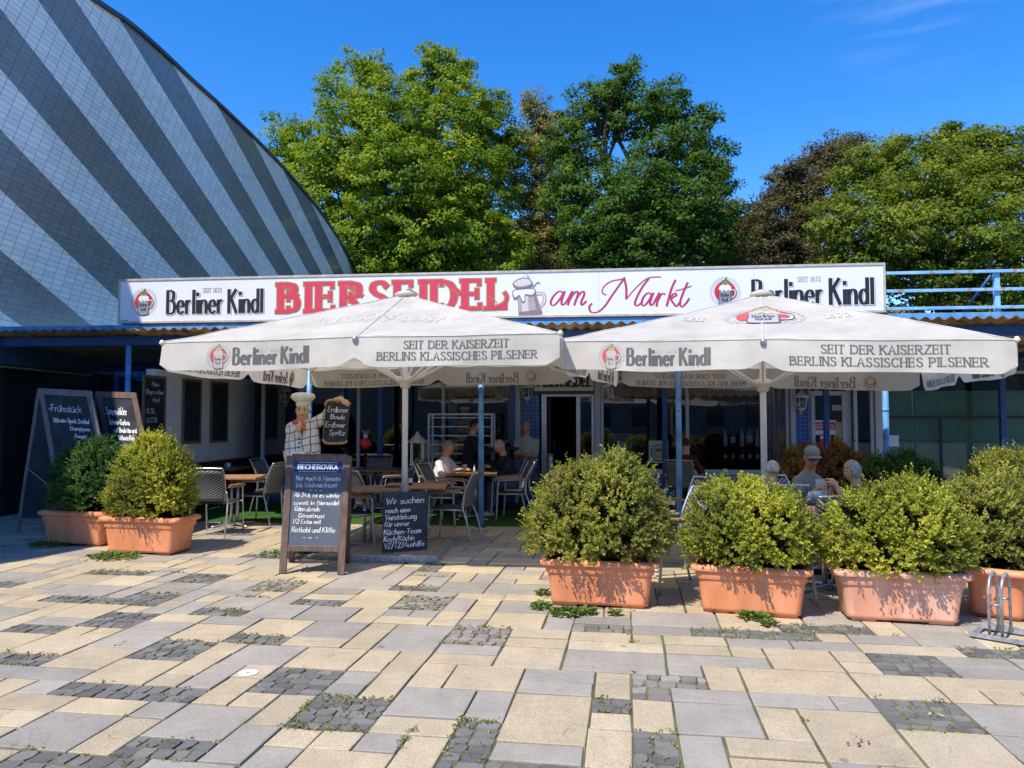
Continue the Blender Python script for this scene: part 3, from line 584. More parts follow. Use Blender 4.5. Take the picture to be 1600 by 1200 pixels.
# ---------------------------------------------------------------- restaurant building
def restaurant():
    b = thing('restaurant_building', 'low flat roofed restaurant with wide dark windows and blue tile pillars', 'building', FC, -PSI)
    uL, uR = -5.62, U(1900)
    def part(nm, m, boxes, bevel=0):
        for x in boxes: q = MB(); q.box(*x); o = q.build(nm, m, b, bevel)
        return o
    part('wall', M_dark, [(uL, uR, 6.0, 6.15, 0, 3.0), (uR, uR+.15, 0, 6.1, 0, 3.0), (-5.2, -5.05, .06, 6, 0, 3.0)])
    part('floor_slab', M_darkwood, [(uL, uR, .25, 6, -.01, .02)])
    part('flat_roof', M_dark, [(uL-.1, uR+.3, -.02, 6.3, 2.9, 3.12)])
    part('header', mat('header_grey_blue', (.05, .06, .075), .6, .2, 3), [(-5.2, uR, -.05, .15, 2.47, 2.9)])
    # white side wall with the chalkboards
    part('side_wall', M_white, [(-5.78, -5.62, -2.78, .9, .78, 2.43)])
    part('side_wall_base', M_darkwood, [(-5.775, -5.63, -2.76, .9, 0, .775)])
    # recess left of the windows
    part('recess_wall', M_white, [(U(386), U(407), .86, .95, .8, 2.4)])
    part('recess_door', M_black, [(-5.6, U(386)-.004, .9, .98, 0, 2.4), (U(407)+.004, -5.05, .9, .98, 0, 2.4)])
    # parapets of blue tile with white sills
    P1a, P1b = -5.05, U(806); P2a, P2b = U(938), U(1232)
    part('parapet', M_bluetile, [(P1a, P1b, -.02, .16, 0, .56), (P2a, P2b, -.02, .16, 0, .56)])
    part('sill', M_frame, [(P1a, P1b, -.07, .18, .562, .60), (P2a, P2b, -.07, .18, .562, .60)], .006)
    for x0, x1 in ((U(814), U(843)), (U(1241), U(1263))): part('tile_pillar', M_bluetile, [(x0, x1, -.03, .2, 0, 2.47)])
    def window(x0, x1, z0, z1, muls, glassm, nm='window'):
        q = MB(); tw = .06
        q.box(x0, x0+tw, -.015, .07, z0, z1); q.box(x1-tw, x1, -.015, .07, z0, z1); q.box(x0+tw, x1-tw, -.015, .07, z0, z0+tw); q.box(x0+tw, x1-tw, -.015, .07, z1-tw, z1)
        for m_ in muls: q.box(m_-.03, m_+.03, -.012, .065, z0+tw, z1-tw)
        f = q.build(nm, M_frame, b, .004)
        q = MB(); q.box(x0+tw, x1-tw, .02, .028, z0+tw, z1-tw); q.build('pane', glassm, f); return f
    window(P1a, P1b, .60, 2.47, [-3.05, -1.35], M_pane); window(P2a, P2b, .60, 2.47, [U(1150)-.9], M_pane)
    part('window_post', M_frame, [(U(805), U(813.5), -.09, .09, 0, 2.47), (U(928.5), U(937.5), -.09, .09, 0, 2.47), (U(1233), U(1240.5), -.09, .09, 0, 2.47)], .006)
    # entrance: frame, open dark doorway, side light, sign above is a thing of its own
    d0, d1 = U(846), U(928); dz = 2.03
    q = MB(); q.box(d0, d0+.10, -.04, .12, 0, dz+.07); q.box(d1-.34, d1-.26, -.04, .12, 0, dz); q.box(d1-.05, d1, -.04, .12, 0, dz+.07); q.box(d0+.10, d1-.05, -.04, .12, dz, dz+.07)
    df = q.build('door_frame', M_alu, b, .004)
    q = MB(); q.box(d1-.26, d1-.05, .03, .04, .05, dz); q.build('side_light', M_pane, df)
    q = MB(); q.box(d0+.12, d0+.17, .14, .95, .02, dz-.02); dl = q.build('open_door_leaf', M_black, b, .004); q = MB(); q.tube([(d0+.2, .8, .95), (d0+.2, .8, 1.2)], .012, 8); q.build('handle', M_alu, dl)
    # shop on the right: recessed glass door, side light, wide green window
    s0, s1 = U(1263), U(1332)
    q = MB(); [q.box(*x) for x in [(s0, s0+.06, .1, .2, 0, 2.47), (s1-.09, s1, .1, .2, 0, 2.47), (s0+.06, s1-.09, .1, .2, 2.04, 2.12), (s0+.06, s1-.09, .1, .2, 0, .14), (s0+.06, s1-.09, .1, .2, 2.4, 2.47), (s1-.17, s1-.10, .07, .15, .14, 2.04), (s0+.06, s0+.13, .07, .15, .14, 2.04)]]; q.build('shop_door_frame', M_frame, b)
    q = MB(); q.box(s0+.13, s1-.17, .10, .108, .14, 2.04); q.box(s0+.06, s1-.09, .14, .148, 2.12, 2.4); dp = q.build('glass_door', glass('shop_door_glass', (.45, .5, .5), .9, .02, .08), b)
    q = MB(); q.box(s1-.24, s1-.20, .03, .07, 1.02, 1.06); q.tube([(s1-.22, .05, .98), (s1-.22, .05, 1.2)], .012, 8); q.build('handle', M_alu, dp)
    window(U(1333), U(1364), .0, 2.47, [], M_pane, 'side_window')
    part('window_post', M_frame, [(U(1365), U(1380), -.06, .12, 0, 2.47)], .006)
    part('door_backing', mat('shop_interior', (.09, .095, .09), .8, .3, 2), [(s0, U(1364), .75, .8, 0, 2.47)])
    x0 = U(1381)
    q = MB(); [q.box(*x) for x in [(x0, uR, -.02, .07, 2.42, 2.475), (x0, uR, -.02, .07, .0, .12), (x0, x0+.05, -.02, .07, .12, 2.42)]]; sw = q.build('shop_window', M_frame, b)
    q = MB(); q.box(x0+.05, uR, .02, .03, .12, 2.42); q.build('pane', glass('green_window_glass', (.72, .82, .76), .8, .01, .06), sw)
    q = MB(); q.box(x0+.05, uR, .16, .20, .12, 2.12); q.build('frosted_film', mat('grey_green_film', (.55, .66, .60), .6, .25, .7), sw)
    q = MB(); q.box(x0+.05, uR, .008, .018, 1.62, 1.66); q.box(U(1466), U(1466)+.05, .008, .018, .12, 1.615); q.build('glazing_bar', M_black, sw)
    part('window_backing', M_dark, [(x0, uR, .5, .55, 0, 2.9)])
restaurant()

def passage():
    r = thing('passage_enclosure', 'dark blue passage beside the hall with a deep blue beam and column', 'passage', FC, -PSI)
    def lw(x, y, Y): return loc(P(x, y, Y))
    q = MB(); x = -8.35
    q.bar(loc((x, 12.2, 2.70)), loc((x+.15, 17.0, 2.70)), .2, .42); q.build('beam', M_pblue, r)
    q = MB(); a = loc(P(176, 560, 15.6)); q.box(a.x-.09, a.x+.09, a.y-.09, a.y+.09, 0, 2.9); q.box(a.x-.35, a.x-.095, a.y-.08, a.y+.07, 2.3, 2.75); q.build('column', M_pblue, r)
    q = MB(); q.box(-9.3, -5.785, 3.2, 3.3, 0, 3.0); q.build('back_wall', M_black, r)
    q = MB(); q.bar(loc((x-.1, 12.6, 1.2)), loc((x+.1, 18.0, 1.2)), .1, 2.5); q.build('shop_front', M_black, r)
passage()

# ---------------------------------------------------------------- canopy on blue posts
CN = -3.3
def canopy():
    r = thing('canopy', 'blue steel canopy roofed with tan corrugated sheet on blue posts', 'canopy', FC, -PSI)
    uL, uR = -8.95, U(1900, CN)
    zf, zb = 2.90, 2.60; y0, y1 = CN-.38, -.06
    zr = lambda y: zf+(zb-zf)*(y-y0)/(y1-y0)
    m = MB(); n = int((uR-uL)/.026); m.sm = True
    b = m.pts([(uL+i*.026, y, zr(y)+.08+.024*math.sin(2*math.pi*i*.026/.165)) for y in (y0, (y0+y1)/2, y1) for i in range(n+1)])
    for k in range(2):
        for i in range(n): m.face((b+k*(n+1)+i, b+k*(n+1)+i+1, b+(k+1)*(n+1)+i+1, b+(k+1)*(n+1)+i))
    rf = m.build('corrugated_roof', M_corr, r); sm_ = rf.modifiers.new('thickness', 'SOLIDIFY'); sm_.thickness = .006
    m = MB()
    m.box(uL, uR, CN-.06, CN+.06, zr(CN)-.10, zr(CN)+.045); m.build('front_beam', M_dblue, r, .005)
    m = MB(); m.box(uL, uR, -.62, -.52, zr(-.57)-.10, zr(-.57)+.045); m.build('rear_beam', M_dblue, r, .005)
    for px in (200, 482, 752, 1060, 1383, 1740):
        x = U(px, CN); m = MB(); m.bar((x, CN+.065, zr(CN)-.03), (x, -.65, zr(-.57)-.03), .06, .10); m.build('rafter', M_dblue, r)
    m = MB(); m.box(uL, uR, CN+.10, CN+.14, 2.965, 3.115); m.build('fascia', M_blue, r, .004)
    for px in (200, 482, 752, 1060, 1383, 1740):
        x = U(px, CN)
        if px == 482: x += .02
        m = MB(); m.tube([(x, CN, 0), (x, CN, zr(CN)-.10)], .043, 14); p = m.build('post', M_blue, r)
        m = MB(); m.box(x-.08, x+.08, CN-.08, CN+.08, .0, .018); m.build('base_plate', M_dblue, p)
        m = MB(); m.tube([(x, CN, 1.71), (x, CN, 1.75)], .046, 14); m.build('collar', M_blue, p)
    for px in (595, 801, 1038, 1290, 1565):
        x = U(px, -.57); m = MB(); m.box(x-.045, x+.045, -.615, -.525, 0, zr(-.57)-.10); p = m.build('post', M_dblue, r, .006)
        m = MB(); m.box(x-.08, x+.08, -.64, -.50, .012, .03); m.build('base_plate', M_dblue, p)
canopy()

def railing():
    r = thing('roof_railing', 'sky blue steel railing with chipped paint on the canopy right of the sign', 'railing', FC, -PSI)
    y = CN+.12; u0, u1 = U(1375, y), U(1900, y)
    M = mat('sky_blue_chipped_paint', (.22, .48, .82), .45, .15, 4, .1, 60, c2=(.27, .53, .86))
    nt_ = M.node_tree; p = nt_.nodes['Principled BSDF']; no = nt_.nodes.new('ShaderNodeTexNoise'); no.inputs['Scale'].default_value = 7; no.inputs['Detail'].default_value = 8
    tc = nt_.nodes.new('ShaderNodeTexCoord'); nt_.links.new(tc.outputs['Object'], no.inputs[0]); gt = nt_.nodes.new('ShaderNodeMath'); gt.operation = 'GREATER_THAN'; gt.inputs[1].default_value = .64
    nt_.links.new(no.outputs[0], gt.inputs[0]); mx = nt_.nodes.new('ShaderNodeMix'); mx.data_type = 'RGBA'; old = p.inputs['Base Color'].links[0].from_socket
    nt_.links.new(gt.outputs[0], mx.inputs[0]); nt_.links.new(old, mx.inputs[6]); mx.inputs[7].default_value = (.36, .26, .18, 1); nt_.links.new(mx.outputs[2], p.inputs['Base Color'])
    for z in (3.70, 3.44, 3.185):
        m = MB(); m.box(u0, u1, y-.02, y+.02, z-.022, z+.022); m.build('rail', M, r, .004)
    for px in (1562, 1790):
        x = U(px, y+.05); m = MB(); m.box(x-.034, x+.034, y+.022, y+.09, 3.117, 3.675); m.build('post', M, r, .004)
        m = MB(); m.tube([(x-.28, y+.55, 3.12), (x-.05, y+.1, 3.66)], .02, 8); m.build('strut', M_dblue, r)
railing()

# ---------------------------------------------------------------- the big sign
def big_sign():
    c = 11.46; org = (0, c, 0); r = thing('restaurant_sign', 'long white sign board with red and black lettering across the canopy roof', 'sign', org, -PSI)
    uv = lambda x, y: plane_uv(x, y, org, -PSI)
    x0, zt = uv(186, 436); x1, zt2 = uv(1383, 411); zb = uv(186, 506)[1]; zt = (zt+zt2)/2
    T = .035
    m = MB(); m.box(x0+T, x1-T, 0, .14, zb+T, zt-T); m.build('panel', M_signw, r)
    m = MB(); m.box(x0, x1, -.012, .16, zt-T, zt); m.box(x0, x1, -.012, .16, zb, zb+T); m.box(x0, x0+T, -.012, .16, zb+T, zt-T); m.box(x1-T, x1, -.012, .16, zb+T, zt-T)
    m.build('frame', mat('brushed_frame', (.50, .46, .40), .45, .2, 8), r, .003)
    m = MB()
    for px in (935, 1178): a = uv(px, 450)[0]; m.box(a-.003, a+.003, -.0015, 0, zb+T, zt-T)
    m.build('panel_seam', M_inkl, r)
    mp = lambda u, v, o: (u, -o, v)
    def kindl(ax, bx, yb, yt, sx0, sx1, sy0, sy1):
        a, z0 = uv(ax, yb); b = uv(bx, yb)[0]; z1 = uv((ax+bx)/2, yt)[1]; z0 = uv((ax+bx)/2, yb)[1]
        m = MB(); m.mi = 1; text(m, 'Berliner Kindl', a+.012, b+.012, z0-.012, z1-.012, mp, .056, .025, .002, space=2.3, gapw=2.8, grow=.012)
        m.mi = 2; text(m, 'Berliner Kindl', a+.003, b+.003, z0-.003, z1-.003, mp, .056, .025, .0042, space=2.3, gapw=2.8, grow=.014)
        m.mi = 0; text(m, 'Berliner Kindl', a, b, z0, z1, mp, .056, .025, .0064, space=2.3, gapw=2.8)
        m.mi = 1; a, z0 = uv(sx0, sy0); b = uv(sx1, sy0)[0]; z1 = uv(sx0, sy1)[1]; text(m, 'SEIT 1872', a, b, z0, z1, mp, .010, .006, .003, serif=.009, space=2.4)
        m.build('lettering', [M_ink, mat('mid_grey_print', (.33, .33, .35), .5), M_signw], r, keep=True)
    kindl(262, 409, 489, 453, 317, 346, 457, 450.5); kindl(1177, 1363, 476, 436, 1246, 1282, 440, 433)
    for ex, ey in ((225, 472), (1133, 456)):
        m = MB(); a, z = uv(ex, ey); emblem(m, a, z, .155, mp); m.build('emblem', EMB, r, keep=True)
    # BIERSEIDEL in fat red letters with gold edges
    a, z0 = uv(438, 485); b = uv(789, 484)[0]; z1 = uv(612, 441)[1]; z0 = uv(612, 484)[1]; m = MB()
    def fat(mi, off, grow):
        m.mi = mi; text(m, 'BIERSEIDEL', a, b, z0, z1, mp, .108, .052, off, serif=.06, space=3.0, grow=grow)
        for ux in (441, 541, 700): 
            q = [uv(ux, 444), uv(ux+14, 454), uv(ux+24, 462)]; ribbon(m, q, .05, .05, mp, off+.001, grow)
        q = [uv(757, 482), uv(772, 481), uv(788, 474), uv(792, 464), uv(789, 458)]; ribbon(m, catmull(q), .05, .05, mp, off+.001, grow)
    fat(1, .003, .030); fat(0, .0055, 0); 
    m.mi = 1
    for ux, uy in ((440, 447), (503, 462), (541, 447), (640, 452), (701, 450), (760, 462)): ribbon(m, catmull([uv(ux, uy), uv(ux+10, uy+5), uv(ux+17, uy+11)]), .012, .012, mp, .0085)
    m.build('lettering', [M_rose, M_gold], r, keep=True)
    # the script words, traced stroke by stroke
    Z = lambda u, v: uv(760+u/2.5, 400+v/2.5)
    S = [[(302, 146), (286, 137), (266, 152), (252, 176), (254, 190), (266, 191), (284, 172), (302, 144)], [(306, 138), (294, 174), (295, 190), (306, 186), (320, 166), (334, 140)], [(336, 138), (318, 191)], [(322, 176), (340, 148), (354, 138), (357, 150), (343, 191)], [(347, 176), (364, 148), (378, 138), (382, 150), (370, 180), (374, 191), (390, 176)],
         [(468, 152), (452, 142), (460, 118), (490, 98), (532, 90), (540, 84)], [(540, 84), (522, 110), (490, 155), (462, 196), (434, 219), (408, 218), (402, 198), (412, 186)], [(538, 86), (546, 124), (546, 168)], [(546, 168), (586, 122), (628, 88), (662, 82), (680, 82)], [(634, 88), (610, 120), (590, 156), (580, 184), (588, 194), (604, 184)],
         [(646, 152), (632, 144), (614, 160), (606, 184), (614, 194), (630, 180), (648, 150)], [(652, 144), (640, 178), (642, 192), (652, 186), (664, 164), (676, 144)], [(674, 146), (664, 196)], [(668, 176), (680, 154), (690, 146), (697, 150)], [(738, 94), (722, 130), (704, 195)], [(712, 168), (734, 146), (741, 154), (722, 168), (732, 186), (742, 196), (758, 178)], [(786, 104), (766, 150), (756, 184), (764, 198), (780, 184), (792, 166)], [(740, 136), (770, 128), (800, 118)]]
    m = MB()
    for k, s in enumerate(S):
        q = catmull([Z(*p) for p in s], 6); ribbon(m, q, .034 if k not in (5, 8, 17) else .018, .016, mp, .003)
    m.build('lettering', [M_plum], r, keep=True)
    # the beer stein
    W = lambda pts: [Z(*p) for p in pts]; m = MB()
    m.mi = 1; ribbon(m, catmull(W([(190, 150), (222, 148), (226, 180), (205, 200), (192, 190)])), .05, .05, mp, .002); m.mi = 2; ribbon(m, catmull(W([(190, 150), (222, 148), (226, 180), (205, 200), (192, 190)])), .03, .03, mp, .004)
    body = [(118, 136), (186, 128), (200, 170), (217, 222), (170, 234), (128, 238), (126, 190)]
    m.mi = 1; fill(m, W([(x+(x-165)*.05, y+(y-180)*.03) for x, y in body]), mp, .005); m.mi = 0; fill(m, W(body), mp, .0065)
    m.mi = 2; fill(m, W([(136, 150), (160, 150), (168, 232), (140, 234)]), mp, .008); m.mi = 1; fill(m, W([(184, 150), (192, 150), (212, 222), (200, 224)]), mp, .008); fill(m, W([(126, 220), (215, 208), (218, 224), (170, 236), (128, 239)]), mp, .0095)
    m.mi = 1; fill(m, W(catmull([(102, 140), (106, 168), (118, 166), (128, 158), (140, 184), (152, 180), (154, 156), (178, 158), (194, 140), (180, 126), (120, 130), (102, 140)])[:-1]), mp, .010)
    m.mi = 3; fill(m, W(catmull([(106, 141), (109, 160), (118, 160), (129, 152), (142, 176), (149, 174), (151, 150), (176, 152), (189, 140), (178, 130), (120, 134), (106, 141)])[:-1]), mp, .0115)
    m.mi = 1; fill(m, W(catmull([(102, 112), (120, 92), (150, 84), (172, 92), (182, 112), (160, 124), (124, 128), (102, 112)])[:-1]), mp, .013); m.mi = 2; fill(m, W(catmull([(108, 110), (122, 96), (150, 88), (168, 94), (175, 108), (156, 117), (126, 120), (108, 110)])[:-1]), mp, .0145)
    m.mi = 0; fill(m, W(ell(156, 82, 10, 9)), mp, .016); m.mi = 3; fill(m, W(ell(154, 80, 6, 5)), mp, .0175)
    m.mi = 1; ribbon(m, catmull(W([(184, 122), (200, 104), (208, 108)])), .02, .02, mp, .003)
    m.build('beer_stein_picture', [M_mug, M_mugd, M_mugl, M_signw], r, keep=True)
    m = MB(); m.box(x0+.04, x0+.17, -.002, 0, zb+.045, zb+.055); m.build('maker_mark', M_inkg, r)
    for i in range(6): x = x0+.5+(x1-x0-1)*i/5; m = MB(); m.box(x-.03, x+.03, .165, .22, 3.118, zt-.1); m.build('mounting_post', M_dblue, r)
big_sign()

def door_sign():
    org = Vector(fr(-.10)); r = thing('door_sign', 'small white name sign over the dark entrance door', 'sign', org, -PSI)
    uv = lambda x, y: plane_uv(x, y, org, -PSI)
    x0, z0 = uv(834, 611); x1, z1 = uv(927, 578); m = MB(); m.box(x0, x1, 0, .08, z0, z1); m.build('panel', M_cream, r, .004)
    m = MB(); a, b = uv(850, 604), uv(923, 588); text(m, 'BIERSEIDEL', a[0], b[0], a[1], b[1], lambda u, v, o: (u, -o, v), .042, .022, .003, serif=.02, space=2.6); m.build('lettering', [M_ink], r, keep=True)
    m = MB(); a = uv(841, 598); emblem(m, a[0], a[1], .062, lambda u, v, o: (u, -o, v)); m.build('emblem', EMB, r, keep=True)
    m = MB(); m.box(x0-.02, x1+.02, -.003, .085, z0-.06, z0-.003); m.build('lower_rail', mat('dark_green_paint', (.012, .06, .03), .4), r)
door_sign()
# ---------------------------------------------------------------- parasols
def parasol(name, label, px, Y, phi, half, rim, bot, apex, tilt, logos):
    g = P(px, 800, Y); root = thing(name, label, 'parasol', (g.x, Y, 0), -phi)
    h = half; tz = lambda x: tilt*x/half
    cor = [(-h, -h), (h, -h), (h, h), (-h, h)]
    def edge(k, s):                                       # s in -1..1 along side k
        a, b = np.array(cor[k]), np.array(cor[(k+1) % 4]); return a+(b-a)*(s+1)/2
    nrm = [(0, -1), (1, 0), (0, 1), (-1, 0)]
    def val(k, s, z, o=0):                                # a point of the valance, z = drop below the rim
        e = edge(k, s*1.0); f = min(1, z/.30); n = np.array(nrm[k])
        w_ = f*(.020*math.sin(5.1*s+k*1.9+logos)+.012*math.sin(13*s+k+2*logos)*f+.006*math.sin(29*s+k*3)) + .03*f
        q = e+n*(w_+o+.012); sag = -.015*(1-abs(2*abs(s)-1)) - .018*abs(s)**6
        return Vector((q[0], q[1], rim+sag-z+tz(q[0])))
    M_ = MB(); M_.sm = True; NE, NR = 40, 16              # roof: four sides, ribs at corners and mid sides
    def top(k, s, r, lift=0):
        e = edge(k, s); q = e*r
        rib = abs(math.sin(math.pi*s)); sag = -.035*4*r*(1-r)*rib-.015*(1-abs(2*abs(s)-1))*r-.018*abs(s)**6*r
        wr = (.007*math.sin(9*r*3+s*7+k)*math.sin(5*s+k*2)+.006*math.sin(23*s+4*r+k*2+logos)*r)*r
        return Vector((q[0], q[1], apex+(rim-apex)*r**.96+sag+wr+lift+tz(q[0])*r))
    for k in range(4):
        b = M_.pts([top(k, -1+2*i/NE, .03+.97*j/NR) for j in range(NR+1) for i in range(NE+1)])
        for j in range(NR):
            for i in range(NE): a = b+j*(NE+1)+i; M_.face((a, a+1, a+NE+2, a+NE+1))
    cv = M_.build('canopy', M_fab, root)
    sm = MB()
    for k in range(4):
        for s in (-1, 0): sm.tube([top(k, s, .06+.94*j/16, .003) for j in range(17)], .006, 5)
        sm.tube([val(k, -1+2*i/40, .004, .002) for i in range(41)], .005, 5)
    sm.build('stitching', mat('seam_tape', (.56, .54, .49), .85, .2, 12), cv)
    for k in range(4):
        V = MB(); V.sm = True; n = 72; rows = 6
        def bott(s):
            d = rim-bot-.015; d -= .085*math.exp(-(s/.05)**2)+.05*math.exp(-((abs(s)-.5)/.9)**2)*0
            d -= .07*math.exp(-((1-abs(s))/.035)**2); return d+.008*math.sin(9*s+k)
        b = V.pts([val(k, -1+2*i/n, bott(-1+2*i/n)*j/rows) for j in range(rows+1) for i in range(n+1)])
        for j in range(rows):
            for i in range(n): a = b+j*(n+1)+i; V.face((a, a+1, a+n+2, a+n+1))
        va = V.build('valance', M_fab, root)
        inner = k == 2
        org = root.location
        mp = lambda u, v, o, k=k: val(k, u/h, rim+0-v, o)
        def word(mb, s, a, b, z0, z1, wx, wy, **kw): text(mb, s, a, b, z0, z1, mp, wx, wy, .004, **kw)
        L = MB()
        if k in (0, 2, 1, 3):
            sgn = 1
            if inner: mp = lambda u, v, o: val(2, u/h, rim-v, -o)      # printed through, read from inside as mirrored
            if k in (1, 3): mp = (lambda u, v, o, k=k: val(k, u/h, rim-v, o))
            L.mi = 2; z0, z1 = rim-.235, rim-.075
            if k == 0:
                A, B = (-.62*h, -.24*h)
                word(L, 'Berliner Kindl', A, B, z0, z1, .029, .0135, space=2.5, gapw=2.8)
                L.mi = 5; text(L, 'SEIT 1872', -.50*h, -.39*h, z1-.038, z1-.008, mp, .006, .004, .0035, serif=.005, space=2.4); L.mi = 2
                text(L, 'SEIT DER KAISERZEIT', .245*h, .755*h, rim-.125, rim-.05, mp, .0125, .0055, .004, serif=.011, space=2.2, gapw=4)
                text(L, 'BERLINS KLASSISCHES PILSENER', .115*h, .89*h, rim-.235, rim-.16, mp, .0125, .0055, .004, serif=.011, space=2.2, gapw=4)
                emblem(L, -.70*h, rim-.155, .088, mp, 1, .0035)
            elif k == 2:
                L.mi = 2; z0, z1 = rim-.262, rim-.115
                text(L, 'Berliner Kindl', -.60*h, -.22*h, z0, z1, mp, .021, .011, .004, space=2.3, gapw=2.6)
                text(L, 'SEIT DER KAISERZEIT', .245*h, .755*h, rim-.155, rim-.095, mp, .012, .006, .004, serif=.009, space=2.2, gapw=4)
                text(L, 'BERLINS KLASSISCHES PILSENER', .115*h, .89*h, rim-.262, rim-.20, mp, .012, .006, .004, serif=.009, space=2.2, gapw=4)
                emblem(L, -.70*h, rim-.19, .075, mp, 1, .0035)
            else:
                for q, ins in ((mp, 0), ((lambda u, v, o, k=k: val(k, u/h, rim-v, -o)), 1)):
                    text(L, 'Berliner Kindl', -.60*h, -.22*h, z0-.02, z1-.03, q, .021, .011, .004, space=2.3, gapw=2.6)
                    text(L, 'BERLINS KLASSISCHES PILSENER', .115*h, .89*h, rim-.25, rim-.18, q, .012, .006, .004, serif=.009, space=2.2, gapw=4)
                    emblem(L, -.70*h, rim-.18, .075, q, 1, .0035); L.mi = 2
            mats = EMBF+[M_inkl]
            if k == 2: mats = [M_redf, M_fab, M_inkm, M_fab, M_tan2, M_inkl, M_inkl]
            L.build('lettering', mats, va, keep=True)
    # print on the front of the roof
    L = MB()
    def rp(u, v, o):                                      # u metres across, v metres up the slope from the rim
        r = 1-v/h; return top(0, max(-1, min(1, u/(h*max(r, .05)))), r, o)
    if logos == 2:
        emblem(L, .02, 1.0, .27, rp, 1.05, .008); L.mi = 2
        L.mi = 5
        text(L, 'SEIT', -.80, -.58, .93, 1.06, rp, .02, .012, .008, serif=.014, space=2.6); text(L, '1872', .60, .84, .93, 1.06, rp, .02, .012, .008, serif=.014, space=2.6)
        L.build('roof_print', [M_redf, mat('washed_grey_print', (.42, .42, .42), .8), M_inkf, M_fab, M_tan2, M_inkl, M_inkl], cv, keep=True)
    else:
        rs = random.Random(3)
        for k in range(16):
            x = -.60+k*.085; p = [(x+rs.uniform(-.09, .09), .82+rs.uniform(-.16, .28)) for _ in range(7)]; ribbon(L, catmull(p), .008, .008, rp, .006)
        L.build('roof_print', [mat('faint_emboss', (.60, .60, .585), .8)], cv, keep=True)
    m = MB()
    m.lathe([(.01, apex+.055), (.04, apex+.05), (.07, apex+.035), (.10, apex+.028), (.14, apex+.0), (.13, apex-.02), (.05, apex-.02)], 18); m.build('vent_cap', M_fab, root)
    pm = MB(); pm.tube([(0, 0, .02), (0, 0, apex-.01)], .036, 18); pl = pm.build('pole', M_polew, root)
    m = MB(); m.lathe([(.045, rim-.42), (.06, rim-.41), (.075, rim-.36), (.14, rim-.33), (.14, rim-.29), (.06, rim-.27), (.04, rim-.27)], 16); m.build('runner', M_cream, pl)
    for k in range(8):
        e = edge(k//2, 0 if k % 2 else -1)
        m = MB(); m.bar((e[0]*.04, e[1]*.04, apex-.07), (e[0]*.985, e[1]*.985, rim-.045+tz(e[0])), .028, .04)
        rb = m.build('rib', M_polew, root)
        m = MB(); m.bar((e[0]*.05, e[1]*.05, rim-.31), (e[0]*.52, e[1]*.52, (apex+rim)/2-.09+tz(e[0])*.5), .022, .03); m.build('strut', M_polew, rb)
        if k % 2 == 0:
            n = Vector((e[0], e[1], 0)).normalized(); m = MB(); m.lathe([(.012, -.02), (.03, 0), (.012, .03)], 8, (e[0]+n.x*.01, e[1]+n.y*.01, rim+tz(e[0])-.02)); m.build('rib_end', M_cream, rb)
    m = MB()
    e = val(0, 0, .03, .012); m.lathe([(.01, -.03), (.028, -.02), (.028, .02), (.01, .03)], 8, (e.x, e.y, e.z)); m.build('rib_button', M_galv, root)
    return root
pL = parasol('parasol', 'square white parasol with faint embossed roof print, nearer the chef statue', 632, 9.3, R(6), 1.97, 2.40, 2.09, 3.13, .025, 1)
pR = parasol('parasol', 'square white parasol with red disc emblem on its roof above the planters', 1195, 8.85, R(18), 2.0, 2.335, 2.03, 3.06, -.055, 2)

def slab_base():
    a = G(545, 878); b = G(688, 878); d = 1.15; L = (b-a).length+.05
    r = thing('umbrella_stand', 'flat stand of concrete slabs in a galvanised frame under the left parasol pole', 'parasol stand', a+Vector((-.08, 0, 0)), -R(4))
    m = MB()
    for i in range(2):
        for j in range(2): m.box(.03+i*(L-.06)/2+.004, .03+(i+1)*(L-.06)/2-.004, .03+j*(d-.06)/2+.004, .03+(j+1)*(d-.06)/2-.004, .012, .075+.006*((i+j) % 2))
    m.build('concrete_slab', M_conc, r, .006)
    m = MB(); m.box(0, L, 0, .03, 0, .075); m.box(0, L, d-.03, d, 0, .075); m.box(0, .03, .03, d-.03, 0, .075); m.box(L-.03, L, .03, d-.03, 0, .075); m.build('frame', M_galv, r, .004)
slab_base()

